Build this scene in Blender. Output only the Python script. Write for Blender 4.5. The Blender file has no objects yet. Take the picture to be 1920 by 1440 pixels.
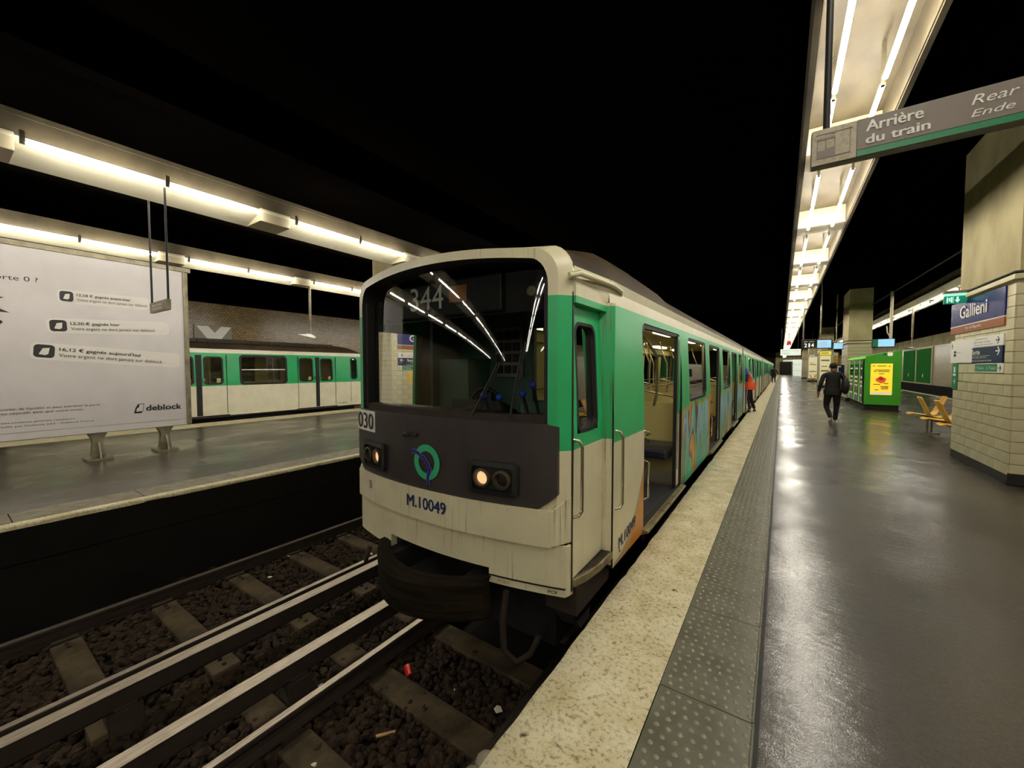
import bpy, bmesh, math, random
from mathutils import Vector
R = math.radians
random.seed(7)
SC = bpy.context.scene
COL = SC.collection

# ------------------------------------------------------------------ camera, world, exposure
cam_d = bpy.data.cameras.new('camera'); cam = bpy.data.objects.new('camera', cam_d); COL.objects.link(cam)
cam.location = (0, 0, 1.6)
cam.rotation_euler = (R(90 - 2.306), 0, R(34.11))
cam_d.sensor_width = 36; cam_d.lens = 745 / 1920 * 36; cam_d.clip_start = 0.05; cam_d.clip_end = 300
SC.camera = cam
wd = bpy.data.worlds.new('tunnel_air'); SC.world = wd; wd.use_nodes = True
wd.node_tree.nodes['Background'].inputs[0].default_value = (1, .9, .75, 1)
wd.node_tree.nodes['Background'].inputs[1].default_value = 0.0012
SC.view_settings.view_transform = 'Standard'; SC.view_settings.look = 'None'
SC.view_settings.gamma = 1; SC.view_settings.use_curve_mapping = False
SC.view_settings.exposure = 0.0
TUBE = 70.0          # strength of the fluorescent tubes
SC.cycles.max_bounces = 8; SC.cycles.glossy_bounces = 4; SC.cycles.transparent_max_bounces = 12
SC.cycles.sample_clamp_indirect = 4.0

# ------------------------------------------------------------------ materials
def lin(c):
    return tuple(((v / 255) / 12.92 if v <= 10 else (((v / 255) + .055) / 1.055) ** 2.4) for v in c) + (1,)

class NG:
    def __init__(s, name):
        s.m = bpy.data.materials.new(name); s.m.use_nodes = True
        s.nt = s.m.node_tree; s.b = s.nt.nodes['Principled BSDF']; s.out = s.nt.nodes['Material Output']
        s._co = None
    def n(s, t, **kw):
        d = s.nt.nodes.new(t)
        for k, v in kw.items(): setattr(d, k, v)
        return d
    def link(s, a, b): s.nt.links.new(a, b)
    def put(s, sock, v):
        if hasattr(v, 'is_linked') or isinstance(v, bpy.types.NodeSocket): s.link(v, sock)
        else: sock.default_value = v
    def co(s):
        if s._co is None: s._co = s.n('ShaderNodeTexCoord').outputs['Object']
        return s._co
    def mp(s, scale=(1, 1, 1), loc=(0, 0, 0)):
        d = s.n('ShaderNodeMapping'); s.link(s.co(), d.inputs[0]); d.inputs['Scale'].default_value = scale
        d.inputs['Location'].default_value = loc; return d.outputs[0]
    def noise(s, vec, scale, detail=3, rough=.55, dist=0):
        d = s.n('ShaderNodeTexNoise'); s.link(vec, d.inputs['Vector']); d.inputs['Scale'].default_value = scale
        d.inputs['Detail'].default_value = detail; d.inputs['Roughness'].default_value = rough
        d.inputs['Distortion'].default_value = dist; return d.outputs['Fac']
    def ramp(s, f, a, b, lo=0., hi=1.):
        d = s.n('ShaderNodeMapRange'); d.clamp = True; s.put(d.inputs[0], f)
        for i, v in ((1, a), (2, b), (3, lo), (4, hi)): d.inputs[i].default_value = v
        return d.outputs[0]
    def ma(s, op, a, b=0., c=0.):
        d = s.n('ShaderNodeMath', operation=op); s.put(d.inputs[0], a); s.put(d.inputs[1], b); s.put(d.inputs[2], c)
        return d.outputs[0]
    def mix(s, f, a, b):
        d = s.n('ShaderNodeMix', data_type='RGBA'); s.put(d.inputs[0], f); s.put(d.inputs[6], a); s.put(d.inputs[7], b)
        return d.outputs[2]
    def xyz(s, vec=None):
        d = s.n('ShaderNodeSeparateXYZ'); s.link(vec or s.co(), d.inputs[0]); return d.outputs
    def bump(s, h, strength, dist):
        d = s.n('ShaderNodeBump'); d.inputs['Strength'].default_value = strength; d.inputs['Distance'].default_value = dist
        s.link(h, d.inputs['Height']); s.link(d.outputs[0], s.b.inputs['Normal']); return d
    def fin(s, col=None, rough=None, metal=None, spec=None):
        if col is not None: s.put(s.b.inputs['Base Color'], col)
        if rough is not None: s.put(s.b.inputs['Roughness'], rough)
        if metal is not None: s.put(s.b.inputs['Metallic'], metal)
        if spec is not None: s.put(s.b.inputs['Specular IOR Level'], spec)
        return s.m

def mat(name, c, rough=.5, metal=0., c2=None, nscale=6., stretch=(1, 1, 1), lo=.4, hi=.7, bump=0., bscale=40., bd=.004, spec=.5):
    g = NG(name); col = lin(c)
    if c2 is not None:
        col = g.mix(g.ramp(g.noise(g.mp(stretch), nscale, 5), lo, hi), lin(c), lin(c2))
    if bump: g.bump(g.noise(g.mp(), bscale, 4), bump, bd)
    return g.fin(col, rough, metal, spec)

def emis(name, c, strength):
    g = NG(name); g.fin(lin(c), .6)
    g.b.inputs['Emission Color'].default_value = lin(c); g.b.inputs['Emission Strength'].default_value = strength
    return g.m

def glass(name, tint=(.75, .8, .78), gain=1.6):
    g = NG(name); nt = g.nt; nt.nodes.remove(g.b)
    fr = g.n('ShaderNodeFresnel'); fr.inputs[0].default_value = 1.5
    tr = g.n('ShaderNodeBsdfTransparent'); tr.inputs[0].default_value = tint + (1,)
    gl = g.n('ShaderNodeBsdfGlossy'); gl.inputs['Roughness'].default_value = .02
    mx = g.n('ShaderNodeMixShader'); g.link(g.ma('MINIMUM', g.ma('MULTIPLY', fr.outputs[0], gain), .9), mx.inputs[0])
    g.link(tr.outputs[0], mx.inputs[1]); g.link(gl.outputs[0], mx.inputs[2]); g.link(mx.outputs[0], g.out.inputs[0])
    return g.m

GREEN = (42, 176, 108); CREAM = (214, 206, 172)
def train_paint(name, zlo, zhi, grime=.5, streak=True, graffiti=None, cream=CREAM, soot=(.60, .74)):
    """cream coach paint with a jade band between zlo and zhi (heights above the platform)"""
    g = NG(name); x, y, z = g.xyz()
    band = g.ma('MULTIPLY', g.ma('GREATER_THAN', z, zlo), g.ma('LESS_THAN', z, zhi))
    n = g.noise(g.mp((1, 1, 1)), 3.0, 5)
    cream = g.mix(g.ramp(n, .35, .75), lin(cream), lin(tuple(int(v * .93) for v in cream)))
    green = g.mix(g.ramp(n, .3, .8), lin(GREEN), lin((46, 160, 98)))
    col = g.mix(band, cream, green)
    if graffiti is not None:                       # painted tag artwork on the lower half of the side
        ya, off = graffiti
        yy = g.ma('ADD', y, off)
        v = g.mp((.2, 1.0, .30), (0, 1.7, .2))
        w1 = g.noise(v, 1.5, 2, .5, 1.0); w2 = g.noise(g.mp((.2, 1.6, .5), (0, 3.1, .4)), 1.8, 2, .5, .8)
        ztop = g.ma('ADD', .84, g.ma('MULTIPLY', w2, .5))
        m = g.ma('MULTIPLY', g.ma('GREATER_THAN', yy, ya), g.ma('LESS_THAN', z, ztop))
        teal = g.mix(g.ramp(g.ma('ADD', z, g.ma('MULTIPLY', w1, .5)), .55, .95), lin((28, 150, 130)), lin((136, 182, 194)))
        teal = g.mix(g.ramp(w2, .60, .62), teal, lin((60, 172, 120)))
        teal = g.mix(g.ma('MULTIPLY', g.ma('GREATER_THAN', w1, .575), g.ma('LESS_THAN', w1, .605)), teal, lin((74, 48, 34)))
        teal = g.mix(g.ma('GREATER_THAN', w1, .605), teal, lin((205, 140, 40)))
        teal = g.mix(g.ma('MULTIPLY', g.ma('GREATER_THAN', w2, .40), g.ma('LESS_THAN', w2, .415)), teal, lin((40, 60, 58)))
        col = g.mix(m, col, teal)
        edge = g.ma('MULTIPLY', m, g.ma('GREATER_THAN', g.ma('SUBTRACT', z, g.ma('SUBTRACT', ztop, .05)), 0))
        col = g.mix(edge, col, lin((176, 150, 60)))
        q = g.ma('DIVIDE', g.ma('SUBTRACT', yy, 3.0), .8)      # ochre flame low beside the first doorway
        lim = g.ma('ADD', .06, g.ma('MULTIPLY', g.ma('POWER', g.ma('MAXIMUM', q, 0.), 2.2), .62))
        a = g.ma('MULTIPLY', g.ma('LESS_THAN', yy, 3.95), g.ma('GREATER_THAN', q, 0.))
        col = g.mix(g.ma('MULTIPLY', a, g.ma('LESS_THAN', z, lim)), col, lin((170, 146, 104)))
        col = g.mix(g.ma('MULTIPLY', a, g.ma('LESS_THAN', z, g.ma('SUBTRACT', lim, .10))), col, lin((196, 126, 48)))
    if streak:                                     # soot runs and grime
        s1 = g.ramp(g.noise(g.mp((62, 62, 1.1)), 1.0, 3, .55), soot[0], soot[1])
        s2 = g.ramp(g.noise(g.mp((1.3, 1.3, 1.3), (5, 2, 1)), 2.2, 4), .40, .68)
        col = g.mix(g.ma('MULTIPLY', g.ma('MULTIPLY', s1, s2), grime), col, lin((92, 74, 38)))
    fine = g.noise(g.mp(), 60, 3)
    col = g.mix(g.ramp(fine, .62, .8, 0, .35), col, lin((110, 98, 66)))
    return g.fin(col, .32)

def kerb_mat():
    g = NG('worn_white_kerb')
    f = g.noise(g.mp(), 42, 6, .7); b = g.noise(g.mp(), 5, 4, .6)
    col = g.mix(g.ramp(b, .35, .75), lin((222, 212, 178)), lin((192, 178, 134)))
    col = g.mix(g.ma('MULTIPLY', g.ramp(f, .50, .66), g.ramp(b, .3, .62, .45, 1.)), col, lin((122, 106, 64)))
    col = g.mix(g.ramp(g.noise(g.mp(), 14, 3), .66, .74), col, lin((84, 72, 44)))
    g.bump(f, .5, .004)
    return g.fin(col, .75)

def floor_mat(name, base=(80, 67, 51)):
    g = NG(name)
    w = g.noise(g.mp((1, .5, 1), (2, 5, 3.3)), .7, 1, .5)
    grit = g.noise(g.mp((1, 1, 1), (0, 0, .37)), 120, 2, .6)
    col = g.mix(g.ramp(grit, .35, .7), lin(base), lin((34, 28, 21)))
    col = g.mix(g.ramp(g.noise(g.mp((1, 1, 1), (0, 0, 1.3)), 34, 3, .6), .42, .7, 0, .7), col, lin((40, 33, 25)))
    col = g.mix(g.ramp(g.noise(g.mp((1, 1, 1), (4, 1, 2.6)), .8, 2), .35, .75), col, lin((54, 47, 38)))
    rough = g.ramp(w, .2, .8, .28, .35)
    ripple = g.ma('ADD', g.ma('MULTIPLY', g.noise(g.mp((8, 26, 1), (0, 0, .41)), 1.5, 1, .4), .16), g.ma('MULTIPLY', g.noise(g.mp((.7, 1.6, 1), (3, 1, 7)), 1.5, 0), 1.6))
    g.bump(grit, .8, .006)
    cn = g.n('ShaderNodeBump'); cn.inputs['Strength'].default_value = .6; cn.inputs['Distance'].default_value = .016
    g.link(g.ma('ADD', g.ma('ADD', ripple, g.ma('MULTIPLY', g.noise(g.mp((3.2, 11, 1), (1, 2, .7)), 1.5, 2, .55), .34)), g.ma('MULTIPLY', grit, .06)), cn.inputs['Height']); g.link(cn.outputs[0], g.b.inputs['Coat Normal'])
    g.put(g.b.inputs['Coat Weight'], g.ramp(g.noise(g.mp((1, .6, 1), (7, 2, 1.9)), 1.0, 3, .55), .36, .62, .25, 1.)); g.b.inputs['Coat Roughness'].default_value = .155
    g.b.inputs['Coat IOR'].default_value = 1.5
    return g.fin(col, .42, None, .45)

def tile_wall(name, c, c2, mortar, bw, bh, off=.5, rough=.3, msize=.012, axes='yz', bump=.6):
    g = NG(name); o = g.xyz()
    cb = g.n('ShaderNodeCombineXYZ'); g.link(o['XYZ'.index(axes[0].upper())], cb.inputs[0]); g.link(o['XYZ'.index(axes[1].upper())], cb.inputs[1])
    br = g.n('ShaderNodeTexBrick'); g.link(cb.outputs[0], br.inputs['Vector']); br.offset = off
    br.inputs['Scale'].default_value = 1; br.inputs['Brick Width'].default_value = bw; br.inputs['Row Height'].default_value = bh
    br.inputs['Mortar Size'].default_value = msize; br.inputs['Mortar Smooth'].default_value = .2
    br.inputs['Color1'].default_value = lin(c); br.inputs['Color2'].default_value = lin(c2); br.inputs['Mortar'].default_value = lin(mortar)
    g.bump(g.ma('SUBTRACT', 1., br.outputs['Fac']), bump, .01)
    return g.fin(br.outputs['Color'], rough)

M = {}
M['asphalt'] = floor_mat('wet_asphalt')
M['kerb'] = kerb_mat()
M['kerb_grey'] = mat('grey_border_slab', (132, 124, 104), .6, 0, (96, 90, 74), 8, bump=.3, bscale=120)
M['dome'] = mat('highlight_dome', (132, 128, 108), .26)  # paler than the tile: lamp highlights on the domes put into the colour
M['tactile'] = mat('grey_rubber_tile', (108, 105, 90), .32, 0, (82, 79, 65), 5, (1, 1, 1), .4, .7, .25, 30, .004)
M['concrete'] = mat('stained_concrete', (178, 166, 124), .8, 0, (136, 124, 86), 1.3, (1, 1, .6), .4, .75, .2, 60)
M['beam'] = mat('painted_beam', (84, 74, 52), .8, 0, (60, 52, 36), 2.0, bump=.1)
M['black'] = mat('sooty_black', (13, 11, 10), .9)
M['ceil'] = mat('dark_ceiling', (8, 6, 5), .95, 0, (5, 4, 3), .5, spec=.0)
M['pit'] = mat('sooty_pit_wall', (24, 21, 17), .9, 0, (15, 13, 11), 2, spec=.2)
M['ballast'] = mat('ballast_stone', (58, 44, 30), .9, 0, (32, 24, 17), 14, lo=.35, hi=.65, spec=.2)
M['sleeper'] = mat('concrete_sleeper', (80, 68, 49), .85, 0, (46, 38, 27), 5, bump=.3, spec=.2)
M['railtop'] = mat('polished_steel', (184, 172, 154), .42, 1., (128, 116, 100), 30, (6, .2, 1))
M['rust'] = mat('rusty_steel', (48, 35, 24), .8, .1, (32, 24, 18), 12)
M['tray'] = mat('dimmed_lamp_tray', (84, 74, 52), .6, 0, (56, 47, 31), 3, (1, .5, 1), .42, .7)  # tray colour darkened to hold back the glare of the tubes on it
M['reflector'] = mat('cream_reflector', (232, 224, 196), .5, 0, (206, 194, 156), 4, (1, .6, 1), .55, .8)
M['cover'] = mat('cream_lamp_cover', (206, 194, 160), .55)
M['tube'] = emis('fluorescent_tube', (255, 249, 234), TUBE)
M['steel'] = mat('brushed_steel', (170, 165, 150), .3, 1.)
M['grey'] = mat('grey_paint', (128, 122, 106), .5)
M['galv'] = mat('galvanised_frame', (140, 132, 108), .45, .5, (104, 98, 78), 6)
M['dark'] = mat('dark_metal', (28, 26, 24), .5, .3)
M['rubber'] = mat('black_rubber', (16, 15, 14), .6)
M['white'] = mat('white_print', (226, 222, 212), .5)
M['ink'] = mat('black_print', (22, 20, 20), .5)
M['navy'] = mat('navy_enamel', (10, 18, 92), .26, spec=.2)
M['navydk'] = mat('dark_navy_panel', (16, 30, 66), .35, spec=.2)
M['brown'] = mat('brown_enamel', (146, 80, 30), .3, spec=.25)
M['sgreen'] = mat('sign_green', (24, 120, 74), .4)
M['glass'] = glass('window_glass', (.78, .82, .8), 2.2)
M['doorglass'] = glass('cab_door_glass', (.6, .64, .62), 4.0)
M['ws'] = glass('windscreen_glass', (.86, .89, .87), 2.2)

# ------------------------------------------------------------------ mesh helpers
class MB:
    def __init__(s): s.v = []; s.f = []; s.mi = []; s.sm = []
    def add(s, vs, fs, mi=0, smooth=False):
        o = len(s.v); s.v += [tuple(p) for p in vs]
        for f in fs: s.f.append(tuple(i + o for i in f)); s.mi.append(mi); s.sm.append(smooth)
        return s
    def box(s, x0, x1, y0, y1, z0, z1, mi=0):
        vs = [(x, y, z) for z in (z0, z1) for y in (y0, y1) for x in (x0, x1)]
        return s.add(vs, [(0, 2, 3, 1), (4, 5, 7, 6), (0, 1, 5, 4), (2, 6, 7, 3), (0, 4, 6, 2), (1, 3, 7, 5)], mi)
    def prism(s, pts, axis, a0, a1, mi=0):
        n = len(pts)
        def P(p, a): return {'x': (a, p[0], p[1]), 'y': (p[0], a, p[1]), 'z': (p[0], p[1], a)}[axis]
        vs = [P(p, a0) for p in pts] + [P(p, a1) for p in pts]
        fs = [tuple(range(n))[::-1], tuple(range(n, 2 * n))] + [(i, (i + 1) % n, n + (i + 1) % n, n + i) for i in range(n)]
        return s.add(vs, fs, mi)
    def cyl(s, p0, p1, r, n=8, r2=None, mi=0, cap=True):
        return s.path([p0, p1], r, n, mi, cap, r2)
    def path(s, pts, r, n=8, mi=0, cap=True, r2=None):
        pts = [Vector(p) for p in pts]; rings = []; prev = None
        for i, p in enumerate(pts):
            d = (pts[min(i + 1, len(pts) - 1)] - pts[max(i - 1, 0)]).normalized()
            if prev is None:
                a = Vector((0, 0, 1)) if abs(d.z) < .9 else Vector((1, 0, 0)); u = d.cross(a).normalized()
            else: u = (prev - d * prev.dot(d)).normalized()
            prev = u; w = d.cross(u)
            rr = r if r2 is None else r + (r2 - r) * i / (len(pts) - 1)
            rings.append([p + (u * math.cos(2 * math.pi * k / n) + w * math.sin(2 * math.pi * k / n)) * rr for k in range(n)])
        vs = [q for rg in rings for q in rg]; fs = []
        for i in range(len(pts) - 1):
            for k in range(n): fs.append((i * n + k, i * n + (k + 1) % n, (i + 1) * n + (k + 1) % n, (i + 1) * n + k))
        s.add(vs, fs, mi, True)
        if cap: s.add(rings[0], [tuple(range(n))[::-1]], mi); s.add(rings[-1], [tuple(range(n))], mi)
        return s
    def lathe(s, prof, c, n=16, axis='z', mi=0):
        vs = []
        for r, h in prof:
            for k in range(n):
                a = 2 * math.pi * k / n; u, w = r * math.cos(a), r * math.sin(a)
                vs.append({'z': (c[0] + u, c[1] + w, c[2] + h), 'y': (c[0] + u, c[1] + h, c[2] + w), 'x': (c[0] + h, c[1] + u, c[2] + w)}[axis])
        fs = [(i * n + k, i * n + (k + 1) % n, (i + 1) * n + (k + 1) % n, (i + 1) * n + k) for i in range(len(prof) - 1) for k in range(n)]
        s.add(vs, fs, mi, True)
        s.add(vs[:n], [tuple(range(n))[::-1]], mi); s.add(vs[-n:], [tuple(range(n))], mi); return s
    def ball(s, c, r, n=10, m=6, mi=0, sc=(1, 1, 1)):
        vs = []; fs = []
        for j in range(m + 1):
            t = math.pi * j / m
            for k in range(n):
                a = 2 * math.pi * k / n
                vs.append((c[0] + r * sc[0] * math.sin(t) * math.cos(a), c[1] + r * sc[1] * math.sin(t) * math.sin(a), c[2] + r * sc[2] * math.cos(t)))
        for j in range(m):
            for k in range(n): fs.append((j * n + k, (j + 1) * n + k, (j + 1) * n + (k + 1) % n, j * n + (k + 1) % n))
        return s.add(vs, fs, mi, True)
    def sheet(s, fn, nu, nv, mi=0, smooth=True, thick=None):
        vs = [fn(i / nu, j / nv) for j in range(nv + 1) for i in range(nu + 1)]; W = nu + 1
        fs = [(j * W + i, j * W + i + 1, (j + 1) * W + i + 1, (j + 1) * W + i) for j in range(nv) for i in range(nu)]
        if thick is None: return s.add(vs, fs, mi, smooth)
        t = Vector(thick); N = len(vs); vb = [tuple(Vector(v) + t) for v in vs]
        s.add(vs, fs, mi, smooth); s.add(vb, [f[::-1] for f in fs], mi, smooth)
        bd = [i for i in range(nu + 1)] + [j * W + nu for j in range(1, nv + 1)] + [nv * W + i for i in range(nu - 1, -1, -1)] + [j * W for j in range(nv - 1, 0, -1)]
        rim = [vs[i] for i in bd] + [vb[i] for i in bd]; n = len(bd)
        return s.add(rim, [(i, n + i, n + (i + 1) % n, (i + 1) % n) for i in range(n)], mi)
    def ring(s, outer, inner, mi=0, smooth=False):
        n = len(outer)
        return s.add(list(outer) + list(inner), [(i, (i + 1) % n, n + (i + 1) % n, n + i) for i in range(n)], mi, smooth)
    def fix(s):
        """consistent outward normals"""
        return s

LOC = {}
def _mesh(name, mb, mats, off=(0, 0, 0), normals=True):
    me = bpy.data.meshes.new(name)
    me.from_pydata([(v[0] - off[0], v[1] - off[1], v[2] - off[2]) for v in mb.v], [], mb.f)
    for m in mats: me.materials.append(m)
    me.polygons.foreach_set('material_index', mb.mi); me.polygons.foreach_set('use_smooth', mb.sm)
    if normals:
        bm = bmesh.new(); bm.from_mesh(me); bmesh.ops.recalc_face_normals(bm, faces=bm.faces); bm.to_mesh(me); bm.free()
    me.update(); return me

def mlist(m): return [M[k] if isinstance(k, str) else k for k in (m if isinstance(m, (list, tuple)) else [m])]

def thing(name, label, cat, loc, group=None):
    o = bpy.data.objects.new(name, None); COL.objects.link(o); o.location = loc; o.empty_display_size = .1
    o['label'] = label; o['category'] = cat
    if group: o['group'] = group
    LOC[o.name] = Vector(loc); return o

def part(name, mb, m, parent=None, bevel=0., label=None, normals=True, kind=None, seg=2):
    off = LOC[parent.name] if parent is not None else Vector((0, 0, 0))
    me = _mesh(name, mb, mlist(m), off, normals)
    o = bpy.data.objects.new(name, me); COL.objects.link(o); o.parent = parent
    LOC[o.name] = off
    if bevel:
        b = o.modifiers.new('edge', 'BEVEL'); b.width = bevel; b.segments = seg; b.limit_method = 'ANGLE'; b.angle_limit = R(40)
    if label: o['label'] = label
    if kind: o['kind'] = kind
    return o

def single(name, mb, m, label, cat, loc=(0, 0, 0), group=None, bevel=0., kind=None):
    """a thing that is one mesh"""
    me = _mesh(name, mb, mlist(m), loc); o = bpy.data.objects.new(name, me); COL.objects.link(o); o.location = loc
    if kind: o['kind'] = kind
    if kind != 'structure' and label: o['label'] = label; o['category'] = cat
    if group: o['group'] = group
    if bevel:
        b = o.modifiers.new('edge', 'BEVEL'); b.width = bevel; b.segments = 2; b.limit_method = 'ANGLE'
    LOC[o.name] = Vector(loc); return o

def struct(name, mb, m, bevel=0.):
    return single(name, mb, m, None, None, kind='structure', bevel=bevel)

def kids(o): return list(o.children)
def copy_tree(o, loc=None, label=None, group=None, parent=None, depth=0):
    c = o.copy(); COL.objects.link(c)
    if parent is not None: c.parent = parent
    if loc is not None: c.location = loc
    if label: c['label'] = label
    if group: c['group'] = group
    for ch in kids(o): copy_tree(ch, parent=c, depth=depth + 1)
    LOC[c.name] = Vector(loc) if loc is not None else LOC.get(o.name, Vector()); return c

def text(s, name, parent, m, org, right, up, w, h, bold=.0, italic=False, keep=False, depth=.0015):
    """flat lettering fitted into a w x h box whose lower left corner is org"""
    cu = bpy.data.curves.new('t', 'FONT'); cu.body = s; cu.size = 1; cu.resolution_u = 3
    if italic: cu.shear = .25
    cu.extrude = .0
    t = bpy.data.objects.new('t', cu); COL.objects.link(t)
    dg = bpy.context.evaluated_depsgraph_get(); me = bpy.data.meshes.new_from_object(t.evaluated_get(dg))
    bpy.data.objects.remove(t); bpy.data.curves.remove(cu)
    if len(s) == 1: bold = 0
    if bold:                                         # heavier strokes: the outline repeated with small shifts
        V = [v.co.copy() for v in me.vertices]; F = [tuple(p.vertices) for p in me.polygons]; vv, ff = [], []
        for dx, dy in ((-1, -.6), (1, -.6), (-1, .6), (1, .6), (0, 0)):
            o_ = len(vv); vv += [(v.x + dx * bold * 1.2, v.y + dy * bold * 1.2, .0004 * len(ff) / len(F)) for v in V]; ff += [tuple(i + o_ for i in f) for f in F]
        me = bpy.data.meshes.new('t'); me.from_pydata(vv, [], ff)
    xs = [v.co.x for v in me.vertices]; ys = [v.co.y for v in me.vertices]
    x0, x1, y0, y1 = min(xs), max(xs), min(ys), max(ys)
    sx = w / (x1 - x0); sy = h / (y1 - y0)
    if keep: sx = sy
    nn = Vector(right).cross(Vector(up))
    rt, u, o = Vector(right), Vector(up), Vector(org) - (LOC[parent.name] if parent else Vector())
    for v in me.vertices: v.co = o + rt * ((v.co.x - x0) * sx) + u * ((v.co.y - y0) * sy) + nn * v.co.z
    me.name = name; me.materials.clear(); me.materials.append(M[m] if isinstance(m, str) else m)
    ob = bpy.data.objects.new(name, me); COL.objects.link(ob); ob.parent = parent
    if parent: LOC[ob.name] = LOC[parent.name]
    return ob

def rrect(a0, a1, b0, b1, r, n=5):
    pts = []
    for ca, cb, s in ((a1 - r, b1 - r, 0), (a0 + r, b1 - r, 1), (a0 + r, b0 + r, 2), (a1 - r, b0 + r, 3)):
        for k in range(n + 1):
            t = (s + k / n) * math.pi / 2; pts.append((ca + r * math.cos(t), cb + r * math.sin(t)))
    return pts

ORD = ['first', 'second', 'third', 'fourth', 'fifth', 'sixth', 'seventh', 'eighth', 'ninth', 'tenth', 'eleventh', 'twelfth', 'thirteenth', 'fourteenth']

# ------------------------------------------------------------------ the setting
YE = 116.0
fl = struct('floor', MB().box(-.06, 7.18, -36, YE, -.5, 0), 'asphalt')
part('slab_body', MB().box(-.92, 7.5, -36, YE, -1.3, -.03), 'pit', fl)
YB = -36.0
def kerb_strip(x0, x1, y0, y1, edge, name, m, parent, drop=.16):
    """painted concrete strip with a slightly ragged pit-side edge and worn top"""
    n = int((y1 - y0) / .12); mb = MB(); rnd = random.Random(3)
    def fn(u, v):
        y = y0 + (y1 - y0) * u
        j = (rnd.random() - .5) * .014
        xs = [(0, -drop), (0.006, -.02), (.03, .002), (.35, .004 + j * .15), (.7, .004 + j * .15), (1, .003)]
        t, z = xs[round(v * 5)]
        x = edge + (x1 - x0) * t * (1 if edge == x0 else -1)
        return (x + (j if v < .5 else 0), y, z)
    mb.sheet(fn, n, 5)
    return part(name, mb, m, parent)
kerb_strip(-.98, -.475, -3, 40, -.98, 'edge_strip', 'kerb', fl)
part('edge_strip', MB().box(-.98, -.475, 40, YE, -.16, .003).box(-.98, -.475, -36, -3, -.16, .003), 'kerb', fl)
part('edge_strip', MB().box(7.18, 7.5, -36, YE, -.16, .003), 'kerb', fl)
part('expansion_joint', MB().box(-.05, 7.1, 32.6, 32.78, -.01, .002), 'kerb_grey', fl)
# tactile tiles with rows of domes
def tile_mesh(domes):
    mb = MB(); L, W = .793, .408
    mb.prism([(-W / 2, -L / 2), (W / 2, -L / 2), (W / 2, L / 2), (-W / 2, L / 2)], 'z', -.02, .004)
    if domes:
        for i in range(15):
            for j in range(8):
                x = -W / 2 + .03 + j * .0495 + (.0 if i % 2 else .012); y = -L / 2 + .03 + i * .0525
                if x > W / 2 - .012: continue
                n = 7; vs = [(x + .0135 * math.cos(2 * math.pi * k / n), y + .0125 * math.sin(2 * math.pi * k / n), .004) for k in range(n)]
                vs += [(x + .008 * math.cos(2 * math.pi * k / n), y + .008 * math.sin(2 * math.pi * k / n), .0098) for k in range(n)] + [(x, y, .0114)]
                fs = [(k, (k + 1) % n, n + (k + 1) % n, n + k) for k in range(n)] + [(n + k, n + (k + 1) % n, 2 * n) for k in range(n)]
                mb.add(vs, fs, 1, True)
        mb.path([(W / 2 - .006, -L / 2, .004), (W / 2 - .006, L / 2, .004)], .007, 6)
    return mb
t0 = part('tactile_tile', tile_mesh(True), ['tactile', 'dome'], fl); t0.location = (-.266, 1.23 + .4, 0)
for k in range(-3, 142):
    if k == 0: continue
    o = t0.copy(); COL.objects.link(o); o.parent = fl
    o.location = (-.266 + (random.random() - .5) * .004, 1.63 + .8 * k, (random.random() - .5) * .002)
part('joint_filler', MB().box(-.068, -.045, -3, YE, -.02, .004), 'rubber', fl)

# left platform
fl2 = struct('floor', MB().box(-13.0, -6.98, -36, 32, -.5, 0), 'asphalt')
part('slab_body', MB().box(-13.8, -6.44, -36, 32, -1.3, -.03), 'pit', fl2)
kerb_strip(-6.53, -6.4, -3, 14, -6.4, 'edge_strip', 'kerb', fl2, .04)
part('edge_face', MB().box(-6.53, -6.404, -36, 32, -.4, -.03), 'pit', fl2)
for k in range(14):
    part('border_slab', MB().box(-6.975, -6.535, -1.6 + k * 1.03, -1.6 + k * 1.03 + 1.02, -.1, .003), 'kerb_grey', fl2)
part('edge_strip', MB().box(-13.85, -13.0, -36, 32, -.2, .004), 'kerb', fl2)
# track bed
struct('floor', MB().box(-6.5, -.9, -36, YE, -1.6, -1.24), 'pit')
struct('floor', MB().box(-17.2, -13.75, -36, 32, -1.6, -1.24), 'pit')
struct('floor', MB().box(7.45, 10.9, -36, YE, -1.6, -1.24), 'pit')
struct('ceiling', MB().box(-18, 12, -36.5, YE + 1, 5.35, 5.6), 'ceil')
M['mosaic'] = tile_wall('brown_mosaic_tile', (120, 98, 58), (150, 126, 80), (76, 62, 38), .12, .075, .5, .22, .01)
M['mosaic'].node_tree.nodes['Principled BSDF'].inputs['Roughness'].default_value = .2
wl = struct('wall_left', MB().box(-17.4, -17.0, -36, 32, -1.6, 3.92), 'mosaic')
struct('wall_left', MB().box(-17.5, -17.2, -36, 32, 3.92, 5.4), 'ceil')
M['wtile'] = tile_wall('pale_wall_tile', (196, 186, 154), (186, 174, 140), (150, 138, 106), .42, .16)
wr = struct('wall_right', MB().box(10.9, 11.3, -36, YE, .1, 3.55), 'wtile')
part('upper_band', MB().box(10.88, 11.3, -36, YE, 3.55, 4.45), 'concrete', wr)
part('plinth', MB().box(10.86, 11.3, -36, YE, -1.6, .1), 'pit', wr)
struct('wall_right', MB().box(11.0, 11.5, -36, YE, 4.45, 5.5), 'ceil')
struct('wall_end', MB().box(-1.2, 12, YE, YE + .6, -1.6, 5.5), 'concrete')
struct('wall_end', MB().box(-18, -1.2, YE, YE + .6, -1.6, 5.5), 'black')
struct('wall_front', MB().box(-18, 12, -36.8, -36.2, -1.6, 5.5), 'ceil')
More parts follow.
